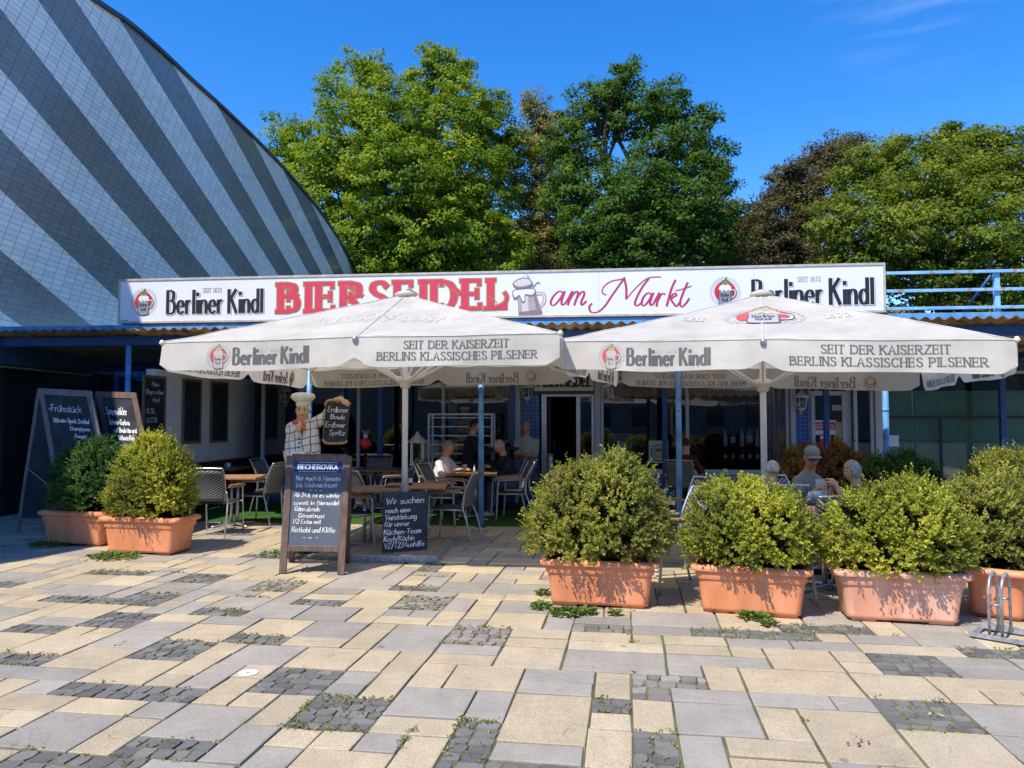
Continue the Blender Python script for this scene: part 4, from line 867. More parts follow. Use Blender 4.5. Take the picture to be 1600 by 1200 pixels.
# ---------------------------------------------------------------- trees behind
def tree(name, label, px, Y, base_r, lobes, cols, seed, clump=64, leaf=.19, dens=1.0, trans=.32, jag=.5):
    """lobes: (pixel x, pixel y, pixel radius, depth offset); every lobe carries clumps of leaves on its own limb"""
    rs = np.random.RandomState(seed); g = P(px, 700, Y); root = thing(name, label, 'tree', (g.x, Y, 0), 0, 'trees behind the restaurant')
    Ls = []
    for x, y, r, dy in lobes:
        c = P(x, y, Y+dy); Ls.append((c-root.location, r*(Y+dy)/F))
    tr = MB(); z0 = min(c.z for c, _ in Ls); zt = max(c.z for c, _ in Ls)
    path = [Vector((0, 0, -.1)), Vector((.1, .05, z0*.5)), Vector((rs.normal()*.3, 0, z0)), Vector((rs.normal()*.5, .2, z0+(zt-z0)*.45)), Vector((rs.normal()*.8, .2, z0+(zt-z0)*.85))]
    tr.tube(catmull_v(path), [base_r*(1-.85*i/20) for i in range(21)], 10)
    Cs, Ts, Ns, Lw, To = [], [], [], [], []
    for c, r in Ls:
        h = max(0.15, min(.85, (c.z-r*.9-2)/max(1, zt-2))); st = path[1].lerp(path[4], h*.8)
        mid = st.lerp(c, .5)+Vector((rs.normal()*.4, rs.normal()*.4, -.3)); lp = catmull_v([st, mid, c]); rr = base_r*.42
        tr.tube(lp, [rr*(1-.8*i/(len(lp)-1)) for i in range(len(lp))], 7)
        n = max(10, int(20*r*r*dens)); d = unit(rs.normal(size=(n, 3))); rad = r*np.where(rs.rand(n) < .72, .72+.36*rs.rand(n)**1.0, .25+.5*rs.rand(n))
        rad *= 1+jag*.35*np.sin(d[:, 0]*5+seed)*np.sin(d[:, 2]*6+r)
        cc = np.array(c)+d*rad[:, None]*np.array((1, 1, .92))
        for q in cc[::4]:
            tr.tube([lp[len(lp)*2//3], (Vector(q)+lp[len(lp)*2//3])/2+Vector((0, 0, -.15)), Vector(q)], [rr*.25, rr*.16, .012], 5, False)
        tone = np.clip(.5+.22*rs.normal(size=n), 0, 1)
        k = np.repeat(np.arange(n), clump); m = n*clump; cs = .42*(.7+.7*rs.rand(n))
        o = rs.normal(size=(m, 3)); o = unit(o)*(rs.rand(m)**.4)[:, None]*cs[k][:, None]*np.array((1.25, 1.25, .62))
        C = cc[k]+o; up = unit(o*.8+d[k]*.5+np.array((0, -.1, .9))+rs.normal(size=(m, 3))*.45)
        T = unit(np.cross(up, rs.normal(size=(m, 3)))+np.array((0, 0, -.35))); Nn = unit(up-T*(up*T).sum(1)[:, None])
        Cs.append(C); Ts.append(T); Ns.append(Nn); Lw.append(leaf*(.65+.7*rs.rand(m))); To.append(tone[k]+.05*rs.normal(size=m))
    tr.build('trunk', M_bark, root)
    C, T, Nn, L_, to = (np.concatenate(a) for a in (Cs, Ts, Ns, Lw, To))
    me = leaf_mesh('crown', C, Nn, T, L_, L_*.62, to, None); link('crown', me, leafmat(name+'_leaf', cols, trans+.06, .55, .15), root)
    return root
def catmull_v(ps, k=5): return [Vector(q) for q in catmull([tuple(p) for p in ps], k)] if len(ps) > 2 else ps
M_bark = mat('bark', (.055, .042, .032), .9, .4, 4, .5, 30, stretch=(2, 2, .4))
GRN = [(.075, .14, .016), (.15, .24, .022), (.24, .33, .028), (.34, .42, .035)]
DKG = [(.04, .09, .02), (.065, .135, .024), (.10, .185, .03), (.15, .235, .036)]
def trees():
    tree('maple_tree', 'tallest bright yellow green maple with a broad domed crown, behind the hall end', 640, 42, .42,
         [(560, 145, 62, 0), (612, 190, 75, -2), (690, 130, 58, 1), (700, 205, 80, -1), (760, 185, 50, 1), (560, 235, 80, -3), (500, 245, 55, -1), (448, 215, 42, 1), (460, 275, 45, 1), (505, 310, 72, -3), (620, 290, 90, -4), (730, 290, 80, -2), (790, 235, 48, 2), (560, 370, 70, -4), (660, 370, 80, -4), (760, 380, 70, -3), (580, 105, 24, 0), (680, 95, 24, 1), (720, 110, 18, 1), (600, 420, 70, -3), (700, 430, 70, -3)], GRN, 3)
    tree('flowering_tree', 'narrow tree with dull beige blossom tips between the two big green trees', 845, 46, .28,
         [(832, 170, 26, 0), (862, 190, 22, 0), (838, 215, 40, 0), (875, 235, 36, 1), (830, 280, 48, -1), (850, 340, 55, -1), (820, 400, 55, -2), (880, 400, 50, -1)],
         [(.08, .12, .03), (.16, .18, .05), (.34, .29, .13), (.52, .42, .22)], 5, leaf=.17, dens=1.3)
    tree('lime_tree', 'dark green lime tree with sky showing through its crown, above the word Markt', 985, 40, .40,
         [(965, 125, 26, 0), (985, 110, 18, 0), (930, 165, 45, 0), (985, 175, 55, 0), (1040, 165, 42, 1), (1080, 205, 42, 1), (905, 225, 52, 0), (1040, 240, 62, -1), (1108, 255, 40, 1), (1125, 280, 30, 1), (920, 290, 52, -1), (1000, 310, 70, -3), (1080, 310, 62, -2), (925, 365, 60, -2), (1010, 390, 75, -3), (1100, 375, 55, -1), (880, 310, 34, 1), (960, 430, 60, -2), (1060, 430, 60, -2)],
         DKG, 8, leaf=.19)
    tree('shrubby_tree', 'low pale olive tree filling the gap right of the lime tree', 1150, 48, .2, [(1120, 350, 42, 0), (1160, 345, 36, 0), (1190, 350, 34, 1), (1135, 400, 48, 0), (1185, 405, 50, 0)],
         [(.05, .085, .02), (.09, .13, .03), (.15, .17, .06)], 9, leaf=.22)
    tree('background_tree', 'dark tree mass low behind the maple, seen through its lower gaps', 690, 54, .3, [(470, 390, 50, 0), (540, 395, 60, 0), (620, 400, 60, 1), (700, 395, 60, 0), (780, 390, 60, 0), (850, 385, 50, 1), (660, 330, 60, 2), (750, 320, 55, 2)], DKG, 17, leaf=.24, dens=.8)
    tree('background_tree', 'dark tree mass low behind the lime tree, seen through its lower gaps', 1010, 54, .3, [(900, 395, 50, 0), (960, 390, 60, 0), (1030, 390, 65, 1), (1100, 390, 60, 0), (1000, 330, 60, 2), (1070, 320, 50, 2), (1180, 400, 45, 2)], DKG, 18, leaf=.24, dens=.8)
    tree('copper_beech', 'copper brown leaved beech standing left of the light green hornbeam', 1262, 40, .32,
         [(1320, 240, 40, 2), (1290, 260, 42, 1), (1235, 290, 38, 0), (1205, 310, 24, 0), (1265, 310, 52, 0), (1215, 350, 46, -1), (1270, 370, 60, -1), (1200, 400, 48, -1), (1250, 430, 55, -1), (1395, 235, 22, 4), (1325, 225, 20, 2)],
         [(.06, .05, .03), (.10, .085, .042), (.14, .12, .052), (.15, .16, .05)], 12, leaf=.165, dens=1.4)
    tree('hornbeam_tree', 'wide light green hornbeam with layered sprays behind the blue roof railing', 1470, 34, .38,
         [(1370, 245, 34, 1), (1345, 280, 46, 0), (1410, 270, 52, 0), (1470, 245, 42, 0), (1500, 225, 32, 1), (1545, 245, 46, 1), (1600, 270, 55, 1), (1530, 290, 62, -1), (1460, 310, 65, -2), (1360, 340, 55, -2), (1300, 350, 36, -2), (1330, 395, 46, -2), (1400, 380, 70, -3), (1500, 385, 80, -3), (1600, 370, 75, -2), (1680, 300, 80, 0), (1690, 400, 80, 0), (1430, 450, 70, -2), (1530, 460, 75, -2), (1630, 460, 75, -1), (1532, 215, 15, 1), (1480, 205, 10, 1), (1565, 225, 12, 1), (1400, 225, 14, 1)],
         [(.06, .10, .016), (.125, .18, .022), (.20, .255, .03), (.27, .30, .04)], 14, leaf=.16, jag=.8, dens=1.55)
trees()

# ---------------------------------------------------------------- planters and box shrubs
def planter(name, label, mid, rz, wdt, dep, hgt, matl, group='terracotta planters'):
    r = thing(name, label, 'planter', (mid[0], mid[1], 0), rz, group)
    def ring(s, z, inset=0, rad=.06):
        a, b = wdt/2*s-inset, dep/2*s-inset; o = []
        for cx, cy, a0 in ((a-rad, b-rad, 0), (-a+rad, b-rad, 90), (-a+rad, -b+rad, 180), (a-rad, -b+rad, 270)):
            for k in range(5): t = R(a0+k*22.5); o.append((cx+rad*math.cos(t), cy+rad*math.sin(t), z))
        return o
    m = MB(); H = hgt; taper = .86
    m.loft([ring(taper, .02), ring(taper, .045, -.012), ring(taper+.01, .05), ring(.945, H*.70), ring(.945, H*.71, -.012), ring(.965, H*.85, -.012), ring(.97, H*.855), ring(.99, H*.86, -.022), ring(1.03, H*.88, -.02), ring(1.035, H*.96, -.02), ring(1.0, H), ring(.96, H), ring(.93, H*.94), ring(.9, H*.6)])
    o = m.build('tub', matl, r); o.modifiers.new('n', 'WEIGHTED_NORMAL')
    for x in (-.3, .3):
        f = MB(); f.box(wdt*x-.09, wdt*x+.09, -dep*.38, dep*.38, 0, .021); f.build('foot', matl, r, .003)
    m = MB(); m.poly(ring(.93, H*.9)); m.build('soil', M_soil, r)
    return r
def shrub(name, label, mid, rz, lobes, n, cols, seed, group='box shrubs in planters', leaf=.0255, slen=.095, per=13, cat='shrub', h0=.36, core=True, fit=(1, 1)):
    lobes = [(a*fit[0], b*.9, .34+(c-.34)*fit[1], rx*fit[0], ry*.9, rz_*fit[1]) for a, b, c, rx, ry, rz_ in lobes] if cat == 'shrub' else lobes
    rs = np.random.RandomState(seed); root = thing(name, label, cat, (mid[0], mid[1], 0), rz, group)
    ph = rs.rand(6)*6
    def tone(p, rs): return .45+.22*np.sin(p[:, 0]*7+ph[0])*np.sin(p[:, 2]*6+ph[1])+.15*np.sin(p[:, 1]*9+p[:, 0]*5+ph[2])+.15*rs.normal(size=len(p))
    C, Nn, T, L_, wd_, to = sprigs(rs, lobes, n, per, leaf, slen, tone)
    me = leaf_mesh('leaves', C, Nn, T, L_, wd_, to, None); link('leaves', me, leafmat(name+'_leaf', [tuple(min(.75, q*1.12) for q in c) for c in cols], .36, .5, .25), root)
    m = MB()
    for cx, cy, cz, rx, ry, rz_ in lobes:  # solid dark core, shade of the gaps put into its colour
        if core: m.lathe([(.05, -.82), (.45, -.7), (.72, -.4), (.80, 0), (.72, .4), (.45, .7), (.05, .82)], 14, (0, 0, 0))
        k = 14*7
        if core:
            for i in range(len(m.v)-k, len(m.v)): v = m.v[i]; m.v[i] = (cx+v[0]*rx*.86, cy+v[1]*ry*.86, cz+v[2]*rz_*.86)
    for _ in range(7):
        a = rs.uniform(-.5, .5, 2); m.tube([(a[0]*.3, a[1]*.2, h0-.06), (a[0]*.6, a[1]*.4, h0+.15), (a[0], a[1]*.6, h0+.35)], [.016, .012, .006], 6)
    m.build('twigs_and_dark_core', mat(name+'_twig_and_shade_core', (.02, .022, .008), .95, .4, 20, spec=.05), root)  # near black stands for shade inside the shrub, stems share it
    return root
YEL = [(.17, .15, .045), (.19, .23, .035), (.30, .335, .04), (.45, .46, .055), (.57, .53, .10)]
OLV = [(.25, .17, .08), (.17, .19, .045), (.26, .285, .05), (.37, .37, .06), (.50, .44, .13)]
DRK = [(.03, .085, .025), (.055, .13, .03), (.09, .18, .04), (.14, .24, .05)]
def planters():
    def place(a, b, dep): p, q = G(*a), G(*b); d = (q-p); L = d.length; d.normalize(); n = Vector((-d.y, d.x, 0)); return (p+q)/2+n*dep*.43, math.atan2(d.y, d.x), L/.86
    m, a, L = place((862, 946), (1012, 953), .40); planter('planter', 'orange terracotta planter at the left end of the front row, weeds at its foot', m, a, L, .40, .40, M_terra)
    shrub('box_shrub', 'olive box shrub with two brownish domes, leftmost of the front row', m, a, [(-.24, .02, .80, .40, .36, .48), (.16, 0, .84, .44, .38, .52), (.38, .03, .66, .30, .32, .34), (-.42, 0, .62, .30, .30, .30), (0, -.05, .56, .52, .36, .24), (-.12, .02, 1.18, .13, .14, .16), (.20, 0, 1.25, .15, .15, .16)], 4200, OLV, 21, fit=(.86, .85))
    m, a, L = place((1098, 957), (1252, 968), .40); planter('planter', 'orange terracotta planter second in the front row, below the right parasol pole', m, a, L, .40, .40, M_terra)
    shrub('box_shrub', 'yellow green box shrub beside the grey man in a cap, second in the front row', m, a, [(-.22, .02, .78, .38, .36, .40), (.18, 0, .76, .42, .36, .36), (0, 0, .58, .56, .36, .26), (-.10, .02, 1.02, .20, .20, .20), (.36, 0, .60, .24, .28, .26), (-.40, 0, .62, .22, .28, .26)], 3600, YEL, 22, fit=(.80, .82))
    m, a, L = place((1326, 970), (1500, 979), .42); planter('planter', 'faded salmon planter with a pale bloom on its plastic, beside the bicycle rack', m, a, L, .42, .41, M_terra2)
    shrub('box_shrub', 'wide yellow green box shrub in the faded planter by the bicycle rack', m, a, [(-.26, .02, .76, .38, .36, .38), (.18, 0, .80, .44, .38, .42), (0, 0, .58, .58, .38, .26), (-.18, .02, 1.0, .16, .18, .18), (.14, .02, 1.10, .18, .18, .18), (.42, 0, .62, .24, .28, .28), (-.44, 0, .60, .22, .28, .24)], 3800, YEL, 23, fit=(.80, .78))
    planter('planter', 'terracotta planter standing at an angle behind the bicycle rack', (4.13, 6.5), R(52), .95, .42, .41, M_terra)
    shrub('box_shrub', 'box shrub cut by the right picture edge, behind the bicycle rack', (4.13, 6.5), R(15), [(-.20, .0, .80, .40, .40, .42), (.22, 0, .76, .42, .40, .36), (0, 0, .58, .54, .42, .26), (-.02, .02, 1.08, .2, .2, .18)], 3000, OLV, 24, fit=(.85, .80))
    m, a, L = place((172, 863), (286, 868), .42); L *= .88; m = m+Vector((-.08, 0, 0)); planter('planter', 'sunlit orange planter in front of the chalkboard A-frames, clover at its foot', m, a, L, .46, .44, M_terra)
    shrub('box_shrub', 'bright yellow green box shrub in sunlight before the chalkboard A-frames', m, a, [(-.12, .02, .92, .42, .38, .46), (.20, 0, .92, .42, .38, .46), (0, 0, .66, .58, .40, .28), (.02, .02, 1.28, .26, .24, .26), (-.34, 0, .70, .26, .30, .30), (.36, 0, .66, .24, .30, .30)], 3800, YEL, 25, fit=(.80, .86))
    m, a, L = place((74, 851), (160, 854), .42); m = m+Vector((-.02, 0, 0)); planter('planter', 'brick red planter standing in the shade of the hall', m, a, .92, .46, .44, M_terra)
    shrub('box_shrub', 'box shrub by the hall, the hall shade darkened into its leaf colour', m+Vector((.10, 0, 0)), a, [(-.20, .02, .88, .42, .38, .44), (.16, 0, .94, .46, .38, .46), (0, 0, .66, .58, .40, .28), (.05, .02, 1.22, .28, .24, .24), (-.36, 0, .70, .24, .30, .28), (.40, 0, .78, .28, .3, .36)], 3800, DRK, 26, fit=(.82, .86))  # dark palette puts the hall's shade into the leaf colour
planters()
def hedges():
    def h(label, px, Y, half, top, cols, seed, n, nm='hedge', dx=0):
        p = P(px, 800, Y); L = []
        k = max(2, int(half/.28))
        rs = random.Random(seed)
        for i in range(k): x = -half+.25+(2*half-.5)*i/(k-1); L.append((x, 0, top*.52, .38, .34, top*.48+rs.uniform(-.05, .06)))
        shrub(nm, label, (p.x, p.y), -PSI, L, n, cols, seed, 'hedge shrubs along the terrace edge', .035, .10, 8, 'hedge', .15)
    h('rust brown hedge shrub behind the man in a cap', 1285, 10.3, .48, 1.24, [(.12, .055, .02), (.19, .10, .03), (.27, .15, .045), (.16, .12, .03)], 31, 2200)
    h('fresh green leafy hedge shrub beside the light blue post', 1400, 9.9, .40, 1.14, [(.03, .08, .015), (.07, .15, .02), (.13, .23, .03)], 32, 1500)
    h('long dark green hedge below the green shop window', 1490, 9.5, .75, 1.0, DRK, 33, 3000)
    h('pale olive hedge shrub at the right picture edge below the shop window', 1585, 8.9, .42, 1.17, OLV, 34, 1600)
hedges()

def weeds():
    rs = np.random.RandomState(41)
    def w_(label, px, py, r, n, grp='weeds at the planter feet', cols=((.07, .13, .02), (.12, .2, .03), (.19, .26, .05))):
        p = G(px, py); root_m = []
        a = rs.rand(n)*6.28; rad = r*np.sqrt(rs.rand(n)); C = np.stack([np.cos(a)*rad*1.3, np.sin(a)*rad, .015+.05*rs.rand(n)*(1-rad/r*.6)], 1)
        T = unit(np.stack([np.cos(a), np.sin(a), .25+.5*rs.rand(n)], 1)+rs.normal(size=(n, 3))*.35); Nn = unit(np.array((0, 0, 1.))+rs.normal(size=(n, 3))*.35); Nn = unit(Nn-T*(Nn*T).sum(1)[:, None])
        L_ = .035+.05*rs.rand(n); me = leaf_mesh('weed', C, Nn, T, L_, L_*.5, rs.rand(n), None); o = link('weed', me, W_mat); o.location = p; tag(o, label, 'weed', grp)
    w_('leafy weed tuft left of the first front planter', 845, 951, .07, 60); w_('broad leafy weed rosette before the leftmost front planter', 884, 961, .11, 130); w_('small weed right of the broad rosette at the leftmost front planter', 916, 959, .07, 60)
    w_('tall light green weed in front of the second front planter', 1178, 967, .10, 110); w_('low weed lowest before the second front planter', 1204, 979, .06, 40); w_('single weed tuft just right of the rosette on a beige slab', 961, 962, .035, 20)
    w_('patch of clover at the foot of the sunlit planter', 178, 872, .22, 260); w_('dark grass tuft before the shaded planter', 78, 853, .20, 160); w_('tiny weed left of the leftmost front planter', 846, 930, .05, 25)
    w_('grass tuft on the paving by the empty chair', 440, 868, .2, 120)
W_mat = leafmat('weed_green', [(.07, .13, .02), (.12, .2, .03), (.19, .26, .05)], .25)
weeds()
# ---------------------------------------------------------------- chalkboards
def mat4(x, y, z, o):
    m = Matrix((x, y, z)).transposed().to_4x4(); m.translation = o; return m
def leaf_board(parent, TL, TR, BL, BR, stile, top, low, matw, matb, th=.03, nm='front_leaf'):
    """one leaf of an A-frame: two stiles down to the feet, rails and a board; returns a map (u, v in 0..1 of the board, lift)"""
    TL, TR, BL, BR = (Vector(p) for p in (TL, TR, BL, BR)); n = (TR-TL).cross(BL-TL).normalized()
    if n.y > 0: n = -n
    w_ = (TR-TL).length; ex = (TR-TL)/w_
    f = lambda u, v: (TL.lerp(TR, u)).lerp(BL.lerp(BR, u), v)
    s = stile/w_; m = MB()
    def slab(mb, u0, u1, v0, v1, a, b):
        c = [f(u0, v0), f(u1, v0), f(u1, v1), f(u0, v1)]; i = mb.pts([p+n*b for p in c]+[p+n*a for p in c])
        for q in ((0, 1, 2, 3), (7, 6, 5, 4), (0, 4, 5, 1), (1, 5, 6, 2), (2, 6, 7, 3), (3, 7, 4, 0)): mb.face([i+k for k in q])
    slab(m, 0, s, 0, 1, 0, th); slab(m, 1-s, 1, 0, 1, 0, th); slab(m, s, 1-s, 0, top, .002, th-.002); slab(m, s, 1-s, low-stile*.8/(BL-TL).length, low, .002, th-.002)
    fr_ = m.build(nm, matw, parent, .004); lo = low-stile*.8/(BL-TL).length
    if matb:
        m = MB(); slab(m, s, 1-s, top, lo, .008, .016); m.build('writing_board', matb, fr_)
    return (lambda u, v, o: f(s+(1-2*s)*u, lo+(top-lo)*v)+n*(.016+o)), fr_, n
def chalk_lines(parent, mp, lines, sx, sy, nib, mats=None, seed=3, jit=.45):
    """lines: (text, u0, u1, v baseline, v cap height); board-relative, sx/sy board size in metres"""
    m = MB(); q = lambda u, v, o: mp(u/sx, v/sy, o)
    for k, (s, u0, u1, v0, v1) in enumerate(lines): text(m, s, u0*sx, u1*sx, v0*sy, (v0+v1)*sy, q, nib, nib*.8, .002, slant=.12, jit=jit, space=1.6, gapw=3.2, seed=seed+k)
    return m.build('chalk_writing', mats or M_chalk, parent, keep=True)
def boards():
    # the bright board by the path
    fl, frr = G(437, 896), G(539, 898); tl, trr = P(451, 712, 8.20), P(549, 713, 8.13); tl.x -= .01
    r = thing('pavement_sign', 'dark wood A-frame chalkboard with a navy header and Christmas offer, before the chef statue', 'chalkboard', (fl+frr)/2)
    o = r.location; z = lambda p: p-o
    mp, f, n = leaf_board(r, z(tl), z(trr), z(fl), z(frr), .075, .045, .815, M_boardwood, M_boardg)
    bl, br = G(452, 877), G(547, 879)
    leaf_board(r, z(tl)+Vector((.0, .05, -.01)), z(trr)+Vector((0, .05, -.01)), z(bl), z(br), .07, .05, .80, M_boardwood, M_board, nm='rear_leaf')
    m = MB(); m.bar(z(tl)+Vector((.05, .02, .004)), z(trr)+Vector((-.05, .02, .004)), .05, .03); m.build('hinge_strip', M_boardwood, r, .004)
    sx, sy = .53, .92
    m = MB(); q = lambda u, v, o_: mp(u/sx, v/sy, o_)
    m.mi = 1; i = [(0.012, .79), (.518, .79), (.518, .912), (.012, .912)]; m.poly([q(a, b, .001) for a, b in i]); m.mi = 0
    for v in (.802, .903): ribbon(m, [(.06, v), (.465, v)], (.004), .004, q, .002)
    text(m, 'BECHEROVKA', .055, .47, .828, .878, q, .015, .010, .002, space=1.7); m.build('header', [M_signw, M_navy], f, keep=True)
    chalk_lines(f, mp, [('Nur noch 6 Monate', .08, .94, .765, .055), ('bis Weihnachten!', .09, .88, .685, .055), ('~ ~ ~', .36, .60, .635, .03), ('Ab 24.6. ist es wieder', .06, .96, .565, .05), ('soweit im Bierseidel', .06, .94, .475, .05), ('Gänsekeule', .09, .58, .40, .055), ('Gänsebrust', .17, .68, .325, .05),
        ('1/2 Ente mit', .06, .62, .255, .05), ('Rotkohl und Klöße', .06, .90, .155, .06), ('~ ~ ~', .28, .58, .08, .03)], sx, sy, .0064, jit=.6)
    # leaning black board on the slab base
    bl, br = P(597, 869, 8.72), P(667, 864, 8.95); bl.z = br.z = .085; tl, trr = P(598, 770, 8.86), P(668, 767, 9.09)
    r = thing('menu_board', 'frameless black chalkboard standing on the parasol base, asking for kitchen staff', 'chalkboard', (bl+br)/2); o = r.location; z = lambda p: p-o
    n = (trr-tl).cross(bl-tl).normalized(); n = -n if n.y > 0 else n
    m = MB(); c = [z(p) for p in (tl, trr, br, bl)]; i = m.pts([p+n*.012 for p in c]+c)
    for q in ((0, 1, 2, 3), (7, 6, 5, 4), (0, 4, 5, 1), (1, 5, 6, 2), (2, 6, 7, 3), (3, 7, 4, 0)): m.face([i+k for k in q])
    b = m.build('board', M_board, r)
    m = MB(); back = z(tl.lerp(trr, .5))-n*.02; m.bar(back+Vector((0, .02, -.1)), Vector((0, .32, 0)), .04, .02); m.build('prop', M_boardwood, r)
    f = lambda u, v: z(bl).lerp(z(br), u).lerp(z(tl).lerp(z(trr), u), v); w_, h_ = (br-bl).length, (tl-bl).length
    chalk_lines(r, lambda u, v, o_: f(u, v)+n*(.012+o_), [('Wir suchen', .07, .90, .80, .10), ('noch eine', .06, .60, .655, .075), ('Verstärkung', .05, .74, .535, .085), ('für unser', .03, .58, .425, .08), ('Küchen-Team', .03, .84, .29, .085), ('Koch/Köchin', .03, .70, .175, .085), ('VZ/TZ/Aushilfe', .03, .92, .065, .085)], w_, h_, .0095, seed=9)
    # two tall A-frames in the shade
    def shade_board(label, pts, Ys, wood, lines, rear, seed):
        tl, trr, bl, br = (P(x, y, Y) for (x, y), Y in zip(pts, Ys)); o = Vector(((bl.x+br.x)/2, (bl.y+br.y)/2, 0)); r = thing('pavement_sign', label, 'chalkboard', o); z = lambda p: p-o
        bl.z = br.z = 0
        mp, f, n = leaf_board(r, z(tl), z(trr), z(bl), z(br), .085, .045, .90, wood, M_board)
        a, b = rear; tl2, tr2 = tl+Vector((-.05, .06, -.01)), trr+Vector((-.03, .10, -.01))
        leaf_board(r, z(tl2), z(tr2), z(a), z(b), .06, .04, .92, wood, M_board, nm='rear_leaf')
        m = MB(); m.tube(catmull_v([z(a.lerp(tl2, .45)), (z(a)+z(bl))/2*.55+Vector((0, 0, .55)), z(bl.lerp(tl, .45))]), .008, 6); m.build('chain', M_galv, r)
        chalk_lines(f, mp, lines, (trr-tl).length*.8, (bl-tl).length*.85, .013, seed=seed)
    shade_board('grey weathered A-frame chalkboard headed Frühstück in the shade of the hall', ((62, 607), (143, 611), (104, 850), (196, 846)), (10.75, 10.45, 10.1, 9.85), M_greywood,
        [('-Frühstück', .04, .80, .865, .055), ('Rühreier-Speck Zwiebel', .12, .92, .775, .035), ('Champignon', .46, .90, .715, .03), ('-Tomate', .50, .80, .655, .03)], (G(27, 832), G(96, 832)), 30)
    shade_board('reddish A-frame chalkboard headed Spreewälder between the grey one and the white wall', ((152, 612), (214, 614), (190, 848), (262, 842)), (10.95, 10.75, 10.3, 10.1), M_redwood,
        [('Spreewälder', .05, .72, .855, .065), ('Schmor-Gurken', .10, .74, .77, .045), ('-mit Boulette und', .18, .92, .705, .04), ('Salzkartoffeln', .30, .82, .64, .04), ('-mit Hackbraten', .22, .92, .565, .04), ('Salzkartoffeln', .35, .85, .50, .04)], (G(140, 826), G(192, 824)), 40)
    # framed boards on the white wall
    for i, ((xa, xb), (ya, yb), lines, lab) in enumerate((((221, 257), (585, 676), [('Neu', .36, .70, .86, .08), ('Bayreuther', .10, .96, .72, .08), ('Hell', .40, .75, .58, .08), ('0,5L', .12, .56, .38, .08), ('0,25l', .12, .62, .22, .08)], 'wood framed wall chalkboard with Neu Bayreuther Hell, nearest the blue post'),
        ((284, 313), (591, 690), [], 'blank wood framed wall chalkboard in the middle of the white side wall'), ((328, 355), (595, 688), [], 'blank wood framed wall chalkboard farthest back on the white side wall'))):
        n_ = lambda px: -.5
        x = -5.61
        def wn(px):                                      # where a pixel column meets the side wall
            d = ray(px, 640); a = loc(cam.location); q = loc(cam.location+d); dd = q-a; k = (x-a.x)/dd.x; return a.y+dd.y*k, k
        (n0, k0), (n1, k1) = wn(xa), wn(xb); zt = (CAMZ+ray(xa, ya).z*k0); zb = CAMZ+ray(xa, yb+ (8 if i == 0 else 4)).z*k0
        o = Vector(fr(n0, x)); r = thing('wall_chalkboard', lab, 'chalkboard', o, -PSI, 'chalkboards on the white side wall'); L = n1-n0; m = MB(); t = .045
        m.box(0, .03, 0, t, zb, zt); m.box(0, .03, L-t, L, zb, zt); m.box(0, .03, t, L-t, zt-t, zt); m.box(0, .03, t, L-t, zb, zb+t); m.build('frame', M_gilt2, r, .003)
        m = MB(); m.box(.004, .014, t, L-t, zb+t, zt-t); m.build('board', M_board, r)
        if lines: chalk_lines(r, lambda u, v, o_: Vector((.014+o_, t+u*(L-2*t), zb+t+v*(zt-zb-2*t))), lines, L-2*t, zt-zb-2*t, .012, M_chalkd if i else M_chalk, 50+i)
M_gilt2 = mat('narrow_wood_frame', (.22, .15, .075), .5, .2, 8)
boards()

# ---------------------------------------------------------------- people
def fuse(mb, voxel, smooth=4, name='body'):
    me = mb.data('tmp'); o = bpy.data.objects.new('tmp', me); COL.objects.link(o)
    r = o.modifiers.new('r', 'REMESH'); r.mode = 'VOXEL'; r.voxel_size = voxel
    if smooth: s = o.modifiers.new('s', 'SMOOTH'); s.iterations = smooth; s.factor = .5
    dg = bpy.context.evaluated_depsgraph_get(); out = bpy.data.meshes.new_from_object(o.evaluated_get(dg)); out.name = name
    bpy.data.objects.remove(o); bpy.data.meshes.remove(me)
    out.polygons.foreach_set('use_smooth', [True]*len(out.polygons)); return out
def ik(S, W, a, b, hint):
    S, W = Vector(S), Vector(W); d = W-S; L = min(d.length, (a+b)*.995); d = d.normalized(); W = S+d*L
    x = (a*a-b*b+L*L)/(2*L); h = math.sqrt(max(0, a*a-x*x)); q = Vector(hint); q = (q-d*q.dot(d)).normalized(); return S+d*x+q*h, W
def head_mesh(mb, c, rot, s=1.0, jowl=0):
    n, k = 22, 16; rings = []
    for i in range(1, k):
        th = math.pi*i/k; z = math.cos(th); ring = []
        for j in range(n):
            ph = 2*math.pi*j/n; x, y = math.sin(th)*math.cos(ph), math.sin(th)*math.sin(ph); fx = max(0, -y)
            rx, ry, rz = .076, .096, .12
            X, Y, Z = x*rx, y*ry, z*rz
            if z < 0: X *= 1-(.26-jowl*.2)*(-z); Y *= 1-.10*(-z)*(1 if y > 0 else 0)
            if y < 0:
                Y -= .024*math.exp(-(x/.2)**2-((z+.16)/.15)**2)          # nose
                Y -= .008*math.exp(-(x/.35)**2-((z-.25)/.1)**2)         # brow
                Y += .010*math.exp(-((abs(x)-.38)/.16)**2-((z-.06)/.1)**2)  # eye sockets
                Y -= .007*math.exp(-(x/.3)**2-((z+.45)/.09)**2)         # lips
                Y -= .010*math.exp(-(x/.3)**2-((z+.78)/.15)**2)         # chin
                if jowl: X *= 1+.10*jowl*math.exp(-((z+.4)/.25)**2)
            ring.append(c+rot @ (Vector((X, Y, Z))*s))
        rings.append(ring)
    mb.loft(rings[::-1])
    for sx in (-1, 1): mb.capsule(c+rot @ Vector((sx*.076*s, .008, .012)), c+rot @ Vector((sx*.074*s, .004, -.025)), .016*s, .010*s, 8)
